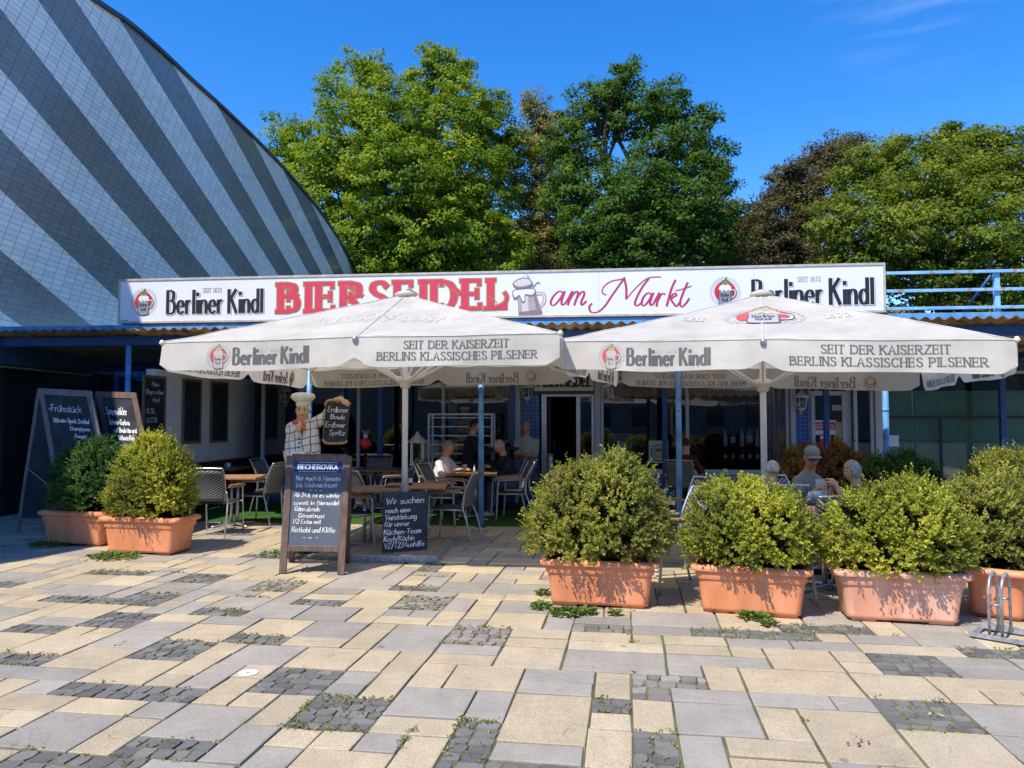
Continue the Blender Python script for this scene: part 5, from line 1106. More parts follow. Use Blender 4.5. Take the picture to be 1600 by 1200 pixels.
def hand(mb, W, d, pn, side, grip=.6):
    """palm and five bent fingers; d along the hand, pn out of the palm's face, side towards the thumb"""
    d, pn = Vector(d).normalized(), Vector(pn); pn = (pn-d*pn.dot(d)).normalized(); t = d.cross(pn)*side
    mb.capsule(W, W+d*.05, .024, .028, 10); mb.capsule(W+d*.03+t*.018, W+d*.085+t*.024, .018, .014, 8); mb.capsule(W+d*.03-t*.018, W+d*.08-t*.026, .018, .013, 8); mb.capsule(W+d*.03, W+d*.085, .019, .014, 8)
    for q, L in ((.032, .068), (.011, .077), (-.011, .071), (-.031, .056)):
        p = W+d*.085+t*q; a = grip*.6
        for k in range(3):
            e = (d*math.cos(a)+pn*math.sin(a)); p2 = p+e*L*(.45, .32, .25)[k]; mb.capsule(p, p2, .0102-.001*k, .0098-.001*k, 8); p = p2; a += grip*.75
    p = W+d*.025+t*.026; e = (d*.65+t*.65+pn*.35).normalized(); p2 = p+e*.04; mb.capsule(p, p2, .0135, .011, 8); e = (d*.9+t*.25+pn*.5).normalized(); mb.capsule(p2, p2+e*.032, .011, .0092, 8)
SKIN = mat('skin', (.60, .29, .17), .5, .1, 12, .05, 80, c2=(.66, .33, .20)); SKINT = mat('tanned_skin', (.52, .22, .11), .5, .1, 12, .05, 80)
HAIRG = mat('grey_hair', (.33, .295, .245), .7, .5, 55, .8, 90, stretch=(1, 1, .25)); HAIRW = mat('white_hair', (.46, .41, .33), .7, .45, 55, .8, 90, stretch=(1, 1, .25)); HAIRD = mat('dark_brown_hair', (.035, .024, .016), .6, .3, 60, .5, 90); HAIRS = mat('sandy_grey_hair', (.30, .24, .17), .7, .3, 60, .5, 90)
EYE = mat('eye', (.03, .025, .02), .2); LIP = mat('lip', (.36, .13, .10), .5)
def human(label, loc_, rz, seat=.45, s=1.0, lean=.1, roll=0, head=(0, .1), wl=(.2, -.4, .76), wr=(-.2, -.4, .76), fat=1.0, shirt=None, sleeve='short', pants=None, shoes=None, hair=None, style='short', skin=SKIN, group='guests', stand=False, feet=None, vox=.009, cap=None, collar=False, glasses=False, grip=.7):
    r = thing('person', label, 'person', loc_, rz, group)
    hz = (seat+.09*s) if not stand else .92*s; sp = Vector((math.sin(roll), -math.sin(lean), math.cos(lean))).normalized(); X = Vector((1, 0, 0)); X = (X-sp*sp.x).normalized(); Yv = sp.cross(X)
    pel = Vector((0, 0, hz)); at = lambda t, x=0, y=0: pel+sp*t*s+X*x*s+Yv*y*s
    prof = ((-.10, .12, .09), (-.04, .165*fat, .12*fat), (.06, .165*fat, .125*fat), (.16, .155*fat, .125*fat), (.28, .165*(.5+.5*fat), .122*(.5+.5*fat)), (.37, .17, .115), (.42, .14, .098), (.46, .095, .078), (.50, .066, .064), (.57, .056, .058))
    def torso(mb, g, a=0, b=10):
        mb.loft([[at(t, (rx+g)*math.cos(2*math.pi*k/18)**1, (ry+g)*math.sin(2*math.pi*k/18)-(.02*(fat-1)*3 if t < .25 else 0)) for k in range(18)] for t, rx, ry in prof[a:b]])
    arms = []
    for sx, W in ((1, wl), (-1, wr)):
        S = at(.395, sx*.172); W = Vector(W); E, W = ik(S, W, .29*s, .26*s, (sx*.5, .5, -1)); arms.append((sx, S, E, W))
    legs = []
    for sx in (1, -1):
        H = pel+Vector((sx*.09*s, 0, -.02))
        if stand: K, A = Vector((sx*.10*s, -.02, .48*s)), Vector((sx*.11*s, .02, .08*s))
        else: K, A = Vector((sx*.14*s, -.43*s, hz-.02)), (Vector(feet[0 if sx > 0 else 1]) if feet else Vector((sx*.13*s, -.42*s, .08)))
        legs.append((sx, H, K, A))
    def arm(mb, g, part):
        for sx, S, E, W in arms:
            mb.capsule(at(.405, sx*.10), S, (.058+g)*s, (.056+g)*s)
            if part == 'short': mb.capsule(S, S.lerp(E, .72), (.053+g)*s, (.050+g*1.5)*s); continue
            mb.capsule(S, E, (.054+g)*s, (.042+g)*s); mb.capsule(E, W if part == 'all' else E.lerp(W, .93), (.042+g)*s, (.028+g)*s)
    def leg(mb, g):
        for sx, H, K, A in legs: mb.capsule(H, K, (.092+g)*s, (.062+g)*s); mb.capsule(K, A, (.060+g)*s, (.040+g*1.2)*s)
    hr = Matrix.Rotation(head[0], 3, 'Z') @ Matrix.Rotation(head[1], 3, 'X'); hc = at(.565)+sp*.02*s+hr @ Vector((0, -.028, .085))*s
    B = MB(); torso(B, 0); arm(B, 0, 'all'); leg(B, 0); B.capsule(at(.47), hc+hr @ Vector((0, .02, -.05)), .060*s, .056*s); head_mesh(B, hc, hr, s)
    for sx, S, E, W in arms:
        d = (W-E).normalized(); hand(B, W, d*.8+Vector((-sx*.5, 0, 0)), Vector((-sx*.2, -.1, -1)), sx, grip)
    for sx, H, K, A in legs: B.capsule(A, A+Vector((0, -.15*s, -.045)), .038*s, .026*s)
    bo = link('body', fuse(B, vox, 2), skin, r)
    m = MB(); torso(m, .013, 0, 9); arm(m, .013, 'short' if sleeve == 'short' else 'long'); link('shirt', fuse(m, vox*1.2, 4, 'shirt'), shirt, r)
    m = MB(); torso(m, .016, 0, 3); leg(m, .014); link('trousers', fuse(m, vox*1.2, 4, 'trousers'), pants, r)
    for sx, H, K, A in legs:
        m = MB(); m.capsule(A+Vector((0, .03, -.035)), A+Vector((0, -.10*s, -.045)), .042*s, .040*s); m.capsule(A+Vector((0, -.10*s, -.045)), A+Vector((0, -.17*s, -.05)), .040*s, .03*s); m.box(A.x-.035*s, A.x+.035*s, A.y-.19*s, A.y+.06, A.z-.08, A.z-.06); link('shoe', fuse(m, .01, 3, 'shoe'), shoes, r)
    if collar:
        m = MB(); m.tube([at(.475)+X*.080*s*math.cos(a)+Yv*.07*s*math.sin(a) for a in [2*math.pi*k/16 for k in range(17)]], .017*s, 8); m.build('collar', shirt, r)
    # hair
    if style != 'bald':
        m = MB(); rs = random.Random(len(label)); nn = 26; rings = []
        for i in range(0, 13):
            th = math.pi*(i+.4)/18; ring = []
            for j in range(nn):
                ph = 2*math.pi*j/nn; x, y, z = math.sin(th)*math.cos(ph), math.sin(th)*math.sin(ph), math.cos(th)
                lim = .42 if y < -.25 else (-.15 if style != 'bob' else -.75)
                if style == 'bob' and y < -.25: lim = .38
                lim = (lim if abs(y+.25) > .2 else lim*.5)+.10*math.sin(ph*5+len(label))*(1 if y < 0 else .4)
                g = {'short': 1.07, 'bob': 1.15, 'full': 1.13}.get(style, 1.08)+rs.uniform(-.03, .03)+.02*math.sin(ph*7+i)
                if z < lim: zz = lim; q = math.sqrt(max(.01, 1-zz*zz))/max(.05, math.sin(th)); x, y, z = x*q*.995, y*q*.995, zz; g *= .965
                ring.append(hc+hr @ (Vector((x*.077*g, (y*.097*g+.004), z*.12*g))*s))
            rings.append(ring)
        m.loft(rings); h = link('hair', fuse(m, .007, 1, 'hair'), hair, r)
    if cap:
        m = MB(); rot = hr.to_4x4(); rot.translation = hc
        mm = MB(); mm.lathe([(.101, .045), (.104, .075), (.095, .11), (.06, .135), (.01, .142)], 20, (0, .002, 0), .82, 1.0); mm.prism([(-.07, 0), (.07, 0), (.07, .008), (-.07, .008)], -.17, -.09)
        for i in range(len(mm.v)-8, len(mm.v)): v = mm.v[i]; mm.v[i] = (v[0], v[1], v[2]+.052)
        mm.v = [tuple(rot @ (Vector(v)*s)) for v in mm.v]; mm.build('cap', cap, r)
    for sx in (-1, 1):
        m = MB(); p = hc+hr @ Vector((sx*.029, -.0835, .010))*s; m.capsule(p, p+hr @ Vector((sx*.004, .001, 0)), .0068*s, .0068*s, 8); m.build('eye', EYE, r)
    m = MB(); p = hc+hr @ Vector((0, -.0985, -.055))*s; m.capsule(p+hr @ Vector((-.02, .006, 0))*s, p+hr @ Vector((.02, .006, 0))*s, .006*s, .006*s, 6); m.build('mouth', LIP, r)
    if glasses:
        m = MB()
        for sx in (-1, 1): m.tube([hc+hr @ (Vector((sx*.031+.024*math.cos(a), -.102, .012+.017*math.sin(a)))*s) for a in [2*math.pi*k/12 for k in range(13)]], .003, 5); m.tube([hc+hr @ Vector((sx*.055, -.10, .015))*s, hc+hr @ Vector((sx*.078, 0, .015))*s], .003, 5)
        m.build('glasses', M_black, r)
    return r
C_ = lambda n, c, **k: mat(n, c, .85, .12, 14, .25, 120, **k)
def cx(px, Y): return (P(px, 700, Y).x, Y, 0)
def people():
    W = C_('white_shirt_cloth', (.62, .63, .66)); KH = C_('sage_polo_cloth', (.38, .39, .32)); BK = C_('black_cloth', (.016, .016, .019)); NV = C_('navy_cloth', (.015, .018, .035)); GY = C_('grey_cloth', (.22, .22, .22)); JN = C_('blue_jeans', (.07, .10, .17)); MR = C_('maroon_cloth', (.10, .012, .018)); DT = C_('dark_trousers_cloth', (.02, .02, .026)); WS = C_('white_shoe', (.6, .6, .6)); BS = C_('black_shoe', (.015, .015, .015)); BE = C_('beige_trousers', (.25, .2, .14)); DG = C_('dark_teal_cloth', (.03, .04, .05))
    human('woman with short grey hair in a white short sleeved shirt seated at the table', cx(688, 12.5), R(62), s=.93, lean=.22, head=(0, .15), wl=(.16, -.42, .78), wr=(-.16, -.40, .78), fat=1.25, shirt=W, pants=NV, shoes=BS, hair=HAIRS, style='full')
    human('white haired man in an open navy jacket seated opposite the woman in white', cx(797, 12.9), R(-68), s=.95, lean=.26, head=(0, .30), wl=(.14, -.40, .80), wr=(-.14, -.38, .80), fat=1.1, shirt=NV, sleeve='long', pants=JN, shoes=WS, hair=HAIRW)
    human('dark haired man in black turned away on a bar stool by the steel shelf', cx(733, 13.55), R(105), seat=.72, lean=.12, head=(-.5, .05), wl=(.2, -.36, 1.08), wr=(-.15, -.36, 1.08), shirt=BK, sleeve='long', pants=NV, shoes=BS, hair=HAIRD, feet=((.13, -.36, .38), (-.13, -.36, .38)))
    human('man in a sage polo shirt with folded arms on a bar stool by the door', cx(823, 13.75), R(-8), seat=.72, s=.98, lean=.05, head=(-.25, .02), wl=(.03, -.35, .99), wr=(-.04, -.33, .98), fat=1.1, shirt=KH, pants=JN, shoes=BS, hair=HAIRS, skin=SKINT, feet=((.15, -.34, .38), (-.15, -.36, .38)), collar=True)
    human('person in maroon seated before the window behind the front planters', cx(1068, 12.8), R(150), s=.95, lean=.18, head=(.2, .2), shirt=MR, sleeve='long', pants=DT, shoes=BS, hair=HAIRD, style='full')
    human('fair haired woman seen from behind at the right parasol table', cx(1209, 8.05), R(185), seat=.42, s=.84, lean=.14, head=(-.9, .05), wl=(.2, -.38, .78), wr=(-.2, -.38, .78), shirt=BE, pants=DT, shoes=BS, hair=HAIRW, style='full')
    human('tanned man in a dark cap and grey shirt leaning at the right parasol table', cx(1247, 8.7), R(35), s=.98, lean=.28, head=(-.75, .25), wl=(.18, -.42, .78), wr=(-.20, -.36, .84), fat=1.15, shirt=GY, pants=DT, shoes=BS, hair=HAIRG, skin=SKINT, cap=GY, glasses=True)
    human('grey haired woman in black with bent arms at the right parasol table', cx(1348, 7.9), R(-82), seat=.42, s=.86, lean=.18, head=(-.12, .1), wl=(.06, -.34, .93), wr=(-.06, -.32, .90), shirt=DG, sleeve='short', pants=DT, shoes=BS, hair=HAIRG, style='bob', grip=1.0)
people()

def chef():
    Y = 9.3; x0 = P(471, 700, Y).x; s = 1.0; r = thing('chef_statue', 'painted chef statue in checked jacket and tall white hat holding up a small chalkboard', 'statue', (x0, Y, 0))
    z = lambda x, y: P(x, y, Y)-Vector((x0, Y, 0))
    sh = 1.50; B = MB(); cz = lambda y: z(471, y).z
    hc = z(474, 642)+Vector((0, -.03, 0)); hr = Matrix.Rotation(R(8), 3, 'Z')
    head_mesh(B, hc, hr, .98, 1)
    B.capsule(hc+Vector((0, .02, -.06)), Vector((0, .02, cz(662))), .07, .08)
    # right arm bent to the chin with a raised thumb, left arm stretched to the board
    SR, ER, WR = z(457, 670), z(462, 694)+Vector((0, -.08, 0)), z(473, 671)+Vector((0, -.20, 0)); SL, EL, WL = z(489, 664), z(500, 652)+Vector((.06, -.02, 0)), z(523, 628)+Vector((0, .03, 0))
    B.capsule(SR, ER, .07, .055); B.capsule(ER, WR, .052, .036); B.capsule(SL, EL, .07, .05); B.capsule(EL, WL, .05, .034)
    W = WR; B.capsule(W, W+Vector((.02, -.01, .05)), .034, .034)
    for k, q in enumerate((.052, .034, .016, -.002)):
        a = W+Vector((-.012, -.035, q)); B.capsule(a, a+Vector((.05, -.012, .004)), .0125, .012, 8); B.capsule(a+Vector((.05, -.012, .004)), a+Vector((.045, .03, 0)), .0115, .010, 8)
    B.capsule(W+Vector((.022, -.02, .06)), W+Vector((.024, -.02, .125)), .0155, .012, 8)
    W = WL+Vector((.02, -.05, .02)); B.capsule(WL, W, .034, .036)
    B.capsule(W, W+Vector((.07, -.02, .015)), .036, .034)
    for k in range(4):
        a = W+Vector((.06+.022*k, -.05+.008*k, .012-.004*k)); B.capsule(a, a+Vector((.03, -.025, -.012)), .0125, .012, 8); B.capsule(a+Vector((.03, -.025, -.012)), a+Vector((.036, -.035, -.05-.008*k)), .0115, .010, 8)
    B.capsule(W+Vector((.0, -.03, -.01)), W+Vector((.035, -.06, -.03)), .014, .011, 8)
    for sx in (-1, 1): B.capsule((sx*.07+.05, 0, .85), (sx*.07+.07, .03, .12), .09, .06); B.capsule((sx*.07+.07, .06, .09), (sx*.07+.07, -.06, .08), .05, .04)
    B.capsule((0, 0, .85), (0, .0, 1.35), .17, .16)
    link('body', fuse(B, .0075, 2), M_skinp, r)
    m = MB(); prof = [(cz(716)-.25, .19, .17), (cz(716), .205, .20), (cz(704), .215, .215), (cz(692), .21, .20), (cz(680), .205, .165), (cz(670), .19, .135), (cz(664), .15, .11), (cz(659), .085, .085)]
    m.loft([[Vector((a*math.cos(2*math.pi*k/20)+.02, b*math.sin(2*math.pi*k/20)+(-.02 if i < 4 else 0), zz)) for k in range(20)] for i, (zz, a, b) in enumerate(prof)])
    m.capsule(SR+Vector((.05, 0, .0)), SR, .085, .085); m.capsule(SR, ER, .088, .074); m.capsule(ER, ER.lerp(WR, .78), .074, .054); m.capsule(SL+Vector((-.05, 0, -.01)), SL, .085, .082); m.capsule(SL, EL, .082, .064); m.capsule(EL, EL.lerp(WL, .72), .064, .05)
    pm, t, p, N, L = nodes('blue_checked_cream'); tc = N('ShaderNodeTexCoord'); no = N('ShaderNodeTexNoise'); no.inputs['Scale'].default_value = 5; L(tc.outputs['Object'], no.inputs[0])
    mp_ = N('ShaderNodeMix'); mp_.data_type = 'VECTOR'; sp = N('ShaderNodeSeparateXYZ'); L(tc.outputs['Object'], sp.inputs[0]); wob = math_node(N, L, 'MULTIPLY', no.outputs[0], .055)
    a = math_node(N, L, 'FRACT', math_node(N, L, 'DIVIDE', math_node(N, L, 'ADD', math_node(N, L, 'ADD', sp.outputs[0], math_node(N, L, 'MULTIPLY', sp.outputs[2], .12)), wob), .082)); b = math_node(N, L, 'FRACT', math_node(N, L, 'DIVIDE', math_node(N, L, 'ADD', math_node(N, L, 'ADD', sp.outputs[2], math_node(N, L, 'MULTIPLY', sp.outputs[0], -.18)), wob), .092))
    j = math_node(N, L, 'MAXIMUM', math_node(N, L, 'LESS_THAN', a, .13), math_node(N, L, 'LESS_THAN', b, .12)); mx = N('ShaderNodeMix'); mx.data_type = 'RGBA'; L(j, mx.inputs[0]); mx.inputs[6].default_value = (.74, .70, .60, 1); mx.inputs[7].default_value = (.04, .07, .20, 1)
    L(mx.outputs[2], p.inputs['Base Color']); p.inputs['Roughness'].default_value = .35
    link('jacket', fuse(m, .009, 3, 'jacket'), pm, r)
    m = MB(); m.loft([[Vector(((a+.012*math.sin(k*3))*math.cos(2*math.pi*k/24)+.015, (b+.012*math.sin(k*3))*math.sin(2*math.pi*k/24)-.02, zz)) for k in range(24)] for zz, a, b in ((.42, .12, .16), (.9, .14, .17), (cz(730), .165, .2), (cz(712), .205, .215), (cz(704), .212, .215))]); m.build('apron', M_cream, r)
    # hat: band and puffed crown
    m = MB(); c = z(474, 635)+Vector((0, -.02, 0)); m.lathe([(.080, 0), (.084, .03), (.084, .06)], 24, c, 1, 1.1); hat = m.build('hat_band', M_cream, r)
    m = MB(); rings = []
    for rr, zz, pf in ((.083, .055, 0), (.108, .07, .6), (.134, .098, 1.2), (.139, .125, 1.2), (.122, .152, .9), (.08, .166, .6), (.02, .170, .2)):
        rings.append([c+Vector(((rr+.010*pf*math.cos(k*2*math.pi/4.4))*math.cos(2*math.pi*k/44), (rr+.010*pf*math.cos(k*2*math.pi/4.4))*1.05*math.sin(2*math.pi*k/44), zz)) for k in range(44)])
    m.loft(rings); m.build('hat_crown', M_cream, hat)
    m = MB(); cc = Vector((.0, .0, cz(661))); m.tube([cc+Vector((.092*math.cos(a), .092*math.sin(a), .02*math.cos(a*3))) for a in [2*math.pi*k/24 for k in range(25)]], .026, 8)
    m.loft([[Vector((q[0]+x*w_, q[1], q[2])) for x, w_ in ((-1, w1), (1, w1))]+[Vector((q[0]+w1, q[1]+.03, q[2])), Vector((q[0]-w1, q[1]+.03, q[2]))] for q, w1 in (((.05, -.155, cz(661)), .03), ((.055, -.20, cz(666)), .045), ((.06, -.225, cz(672)), .035))]); m.build('neckerchief', M_redcloth, r)
    for sx in (-1, 1):
        m = MB(); p = hc+hr @ Vector((sx*.030, -.086, .012)); m.capsule(p, p+Vector((sx*.004, 0, 0)), .0085, .0085, 8); m.build('eye', M_ink, r)
        m = MB(); p = hc+hr @ Vector((sx*.030, -.097, .034)); m.capsule(p+Vector((-.013, .004, 0)), p+Vector((.013, .004, 0)), .004, .004, 6); m.build('eyebrow', M_boardwood, r)
    m = MB(); p = hc+hr @ Vector((0, -.094, -.054)); m.tube(catmull_v([p+Vector((-.028, .006, .010)), p+Vector((0, -.004, 0)), p+Vector((.028, .006, .010))]), .0045, 6); m.build('mouth', LIP, r)
    for k in range(3):
        m = MB(); b = Vector((.035, -.215-.008*k, cz(684+k*7))); m.capsule(b, b+Vector((0, -.008, 0)), .011, .011, 8); m.build('button', M_ink, r)
    # the chalkboard in the raised hand
    TL, TR, BL, BR = z(512, 628)+Vector((0, -.09, 0)), z(550, 631)+Vector((0, -.05, 0)), z(507, 689)+Vector((0, -.07, 0)), z(543, 690)+Vector((0, -.03, 0))
    f = lambda u, v: BL.lerp(BR, u).lerp(TL.lerp(TR, u), v); n = (TR-TL).cross(BL-TL).normalized(); n = -n if n.y > 0 else n
    m = MB(); o2 = [(.06, 0), (.94, 0), (1, .05), (.98, .95), (.90, 1.02), (.10, 1.02), (.02, .95), (0, .05)]; i = m.pts([f(*q)+n*.012 for q in o2]+[f(*q)-n*.012 for q in o2]); k8 = len(o2)
    m.face(range(i, i+k8)); m.face(range(i+k8, i+2*k8))
    for k in range(k8): kk = (k+1) % k8; m.face((i+k, i+kk, i+k8+kk, i+k8+k))
    bd = m.build('held_board', M_board, r)
    m = MB(); m.tube(catmull_v([f(-.02, .90), f(.10, 1.03), f(.5, 1.05), f(.98, .99)]), .018, 8); m.tube(catmull_v([f(-.03, .06), f(.12, -.04), f(.5, -.05), f(.88, -.03), f(1.0, .03)]), .018, 8); m.tube([f(-.005, .05), f(0, .92)], .007, 6); m.build('wooden_edge', M_gilt, bd)
    chalk_lines(bd, lambda u, v, o: f(u, v)+n*(.012+o), [('Erdbeer', .10, .90, .76, .13), ('Bowle', .24, .80, .58, .12), ('Erdbeer', .06, .84, .37, .13), ('Spritz', .24, .86, .17, .13)], (TR-TL).length, (TL-BL).length, .0075, seed=70)
    m = MB(); m.lathe([(.20, 0), (.20, .04), (.17, .055)], 24, (.07, .05, 0)); m.build('plinth', M_darkwood, r)
chef()

# ---------------------------------------------------------------- tables, chairs and small things
def chevron():
    m, t, p, N, L = nodes('chevron_weave'); tc = N('ShaderNodeTexCoord'); sp = N('ShaderNodeSeparateXYZ'); L(tc.outputs['Object'], sp.inputs[0])
    ab = math_node(N, L, 'ABSOLUTE', sp.outputs[0]); h = math_node(N, L, 'ADD', sp.outputs[2], math_node(N, L, 'MULTIPLY', ab, -.55)); f = math_node(N, L, 'FRACT', math_node(N, L, 'DIVIDE', h, .036))
    g_ = math_node(N, L, 'LESS_THAN', f, .36); mx = N('ShaderNodeMix'); mx.data_type = 'RGBA'; L(g_, mx.inputs[0]); mx.inputs[6].default_value = (.055, .057, .06, 1); mx.inputs[7].default_value = (.30, .31, .32, 1); L(mx.outputs[2], p.inputs['Base Color']); p.inputs['Roughness'].default_value = .45
    return m
M_chev = chevron(); M_seat = mat('charcoal_weave', (.035, .036, .04), .6, .3, 60, .4, 200)
def make_chair(label, loc_, rz, teak=True):
    r = thing('terrace_chair', label, 'chair', loc_, rz, 'terrace chairs'); w_ = .27
    m = MB(); n = 9; rows = []
    for j in range(9):
        v = j/8; y = .20+.02*v+.11*v*v; zz = .47+.43*v; hw = .205+.03*v; rows.append([(hw*(-1+2*i/n), y+.035*(1-(2*i/n-1)**2), zz) for i in range(n+1)])
    m.sm = True; b = m.pts([p for q in rows for p in q])
    for j in range(8):
        for i in range(n): a = b+j*(n+1)+i; m.face((a, a+1, a+n+2, a+n+1))
    o = m.build('backrest', M_chev, r); s = o.modifiers.new('thick', 'SOLIDIFY'); s.thickness = .014
    m = MB(); m.tube(catmull_v([(-.205, .20, .47), (-.22, .225, .68), (-.235, .335, .905), (-.20, .36, .925), (0, .375, .93), (.20, .36, .925), (.235, .335, .905), (.22, .225, .68), (.205, .20, .47)]), .012, 8); m.build('back_frame', M_alu, r)
    m = MB(); m.loft([[(x*sx, y, zz) for x, y, zz in ((-.23, -.23, .44), (.23, -.23, .44), (.22, .21, .43), (-.22, .21, .43))] for sx, zz in ((1, 0),)] + [[(-.23, -.23, .462), (.23, -.23, .462), (.22, .21, .45), (-.22, .21, .45)]]); m.build('seat', M_seat, r, .006)
    for sx in (-1, 1):
        m = MB(); m.tube(catmull_v([(sx*w_, -.27, 0), (sx*w_, -.25, .3), (sx*w_, -.235, .60), (sx*w_, -.19, .648), (sx*w_, 0, .655), (sx*.25, .21, .66)]), .013, 8); m.tube([(sx*w_, -.245, .43), (sx*.22, -.22, .435)], .011, 8); m.build('front_leg', M_alu, r)
        m = MB(); m.tube(catmull_v([(sx*w_, .33, 0), (sx*.265, .26, .28), (sx*.245, .20, .46), (sx*.235, .21, .60)]), .013, 8); m.tube([(sx*.24, .20, .43), (sx*.235, -.22, .435)], .011, 8); m.build('rear_leg', M_alu, r)
        m = MB(); m.loft([[(sx*w_-.024, y, zz), (sx*w_+.024, y, zz), (sx*w_+.024, y, zz+.02), (sx*w_-.024, y, zz+.02)] for y, zz in ((-.29, .640), (-.24, .662), (-.1, .668), (.1, .668), (.17, .672))]); m.build('armrest', M_teak if teak else M_alu, r, .004)
    return r
def make_table(label, loc_, rz, w_=.8, d_=.8, teak=True, h=.74):
    r = thing('terrace_table', label, 'table', loc_, rz, 'terrace tables'); n = 7
    m = MB()
    for i in range(n): m.box(-w_/2+.02, w_/2-.02, -d_/2+.02+i*(d_-.04)/n+.003, -d_/2+.02+(i+1)*(d_-.04)/n-.003, h-.024, h)
    m.box(-w_/2, -w_/2+.02, -d_/2, d_/2, h-.028, h+.002); m.box(w_/2-.02, w_/2, -d_/2, d_/2, h-.028, h+.002); m.build('table_top', M_teak if teak else M_teakd, r, .003)
    m = MB()
    for x in (-.045, .045): m.tube([(x, 0, .03), (x, 0, h-.03)], .024, 10)
    m.build('column', M_alu, r)
    m = MB()
    for a in (45, 135): c, s = math.cos(R(a)), math.sin(R(a)); m.tube(catmull_v([(-.36*c, -.36*s, .012), (-.1*c, -.1*s, .04), (.1*c, .1*s, .04), (.36*c, .36*s, .012)]), .018, 8)
    m.build('foot', M_alu, r)
    return r
def furniture():
    g = lambda x, y: G(x, y)
    p = g(338, 833); c0 = make_chair('empty terrace chair seen from behind, nearest the sunlit planter', (p.x, p.y, 0), R(176))
    def ch(lab, x, Y, rz): return dup(c0, (P(x, 800, Y).x, Y, 0), R(rz), lab)
    ch('empty terrace chair facing left at the teak table near the white wall', 408, 11.9, 255)
    ch('dark terrace chair turned left beside the kitchen staff board, standing on the paving', 708, 10.1, -102)
    ch('terrace chair turned left behind the blue post, by the broad turf light strip', 797, 12.15, -80)
    ch('terrace chair under the woman in the white shirt', 684, 12.5, 62); ch('terrace chair under the man in the navy jacket', 801, 12.9, -68)
    ch('terrace chair with its back to the viewer between the two left tables under the parasol', 694, 11.6, 75)
    ch('terrace chair half hidden behind the Christmas offer board', 562, 9.6, 85); ch('terrace chair at the table left of the parasol pole, back to the path', 588, 10.3, 120)
    ch('terrace chair at the far dark table by the window, left of the parasol pole', 545, 12.9, 60); ch('terrace chair at the far dark table by the window, next to the parasol pole', 622, 12.8, -75); ch('terrace chair behind the far dark table, back to the window', 590, 13.9, 5)
    ch('terrace chair seen edge on between the leftmost and second front planters', 1050, 7.35, -75); ch('terrace chair behind the leftmost front shrub, against the blue tiles', 1072, 8.6, -60)
    ch('terrace chair under the fair haired woman', 1207, 8.12, 185); ch('terrace chair under the man in the cap', 1249, 8.77, 35); ch('terrace chair under the grey haired woman in black', 1352, 7.9, -82)
    ch('terrace chair between the second and the faded front planters', 1284, 7.0, 190); ch('terrace chair under the person in maroon', 1070, 12.8, 150)
    ch('terrace chair in front of the red bench by the white wall', 430, 12.9, 80)
    def tb(lab, x, Y, rz=0, first=[None], **k):
        return make_table(lab, (P(x, 800, Y).x, Y, 0), R(rz), **k)
    tb('bright teak table between the two empty chairs by the sunlit planter', 366, 11.55, 5)
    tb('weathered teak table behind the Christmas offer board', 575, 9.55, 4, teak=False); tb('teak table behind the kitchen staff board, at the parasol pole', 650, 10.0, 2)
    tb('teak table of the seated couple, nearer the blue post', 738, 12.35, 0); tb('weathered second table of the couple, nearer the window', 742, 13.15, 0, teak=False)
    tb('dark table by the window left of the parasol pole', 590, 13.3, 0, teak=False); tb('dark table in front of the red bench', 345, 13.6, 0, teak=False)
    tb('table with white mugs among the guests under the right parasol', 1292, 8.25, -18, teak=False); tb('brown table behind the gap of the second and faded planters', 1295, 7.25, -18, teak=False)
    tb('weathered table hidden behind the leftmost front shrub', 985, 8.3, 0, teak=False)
    # bar table and stools
    def bar_table(lab, x, Y):
        r = thing('bar_table', lab, 'bar table', (P(x, 800, Y).x, Y, 0), 0); m = MB(); m.lathe([(.34, 1.06), (.35, 1.075), (.35, 1.095), (.34, 1.1)], 28); m.build('table_top', M_darkwood, r)
        m = MB(); m.tube([(0, 0, .03), (0, 0, 1.06)], .03, 12); m.build('column', M_black, r); m = MB(); m.lathe([(.27, .0), (.27, .015), (.04, .04)], 24); m.build('foot', M_black, r)
    bar_table('round high bar table between the two men on stools', 782, 13.75)
    def stool(lab, x, Y, rz):
        r = thing('bar_stool', lab, 'bar stool', (P(x, 800, Y).x, Y, 0), R(rz), 'bar stools'); m = MB(); m.lathe([(.17, .66), (.19, .68), (.19, .71), (.15, .725)], 24); m.build('seat', M_black, r)
        for a in range(4): t = R(45+90*a); m = MB(); m.tube([(.13*math.cos(t), .13*math.sin(t), .66), (.22*math.cos(t), .22*math.sin(t), 0)], .014, 8); m.build('leg', M_black, r)
        m = MB(); m.tube([(.19*math.cos(2*math.pi*k/20), .19*math.sin(2*math.pi*k/20), .28) for k in range(21)], .01, 6); m.build('foot_ring', M_alu, r)
    stool('black bar stool under the man in black', 735, 13.55, 0); stool('black bar stool under the man in the sage polo', 825, 13.77, 0)
    # bench with dark red cushions
    o = Vector(fr(-2.3, -5.60)); r = thing('bench', 'dark red padded bench along the white side wall', 'bench', o, -PSI)
    m = MB(); m.box(.02, .50, 0, 2.9, .05, .40); m.build('base', M_darkwood, r); m = MB()
    for i in range(3): m.box(.02, .52, .01+i*.97, .96+i*.97, .40, .50)
    m.build('seat', M_cush, r, .03); m = MB()
    for i in range(3): m.box(.01, .12, .01+i*.97, .96+i*.97, .52, .82)
    m.build('backrest', M_cush, r, .03)
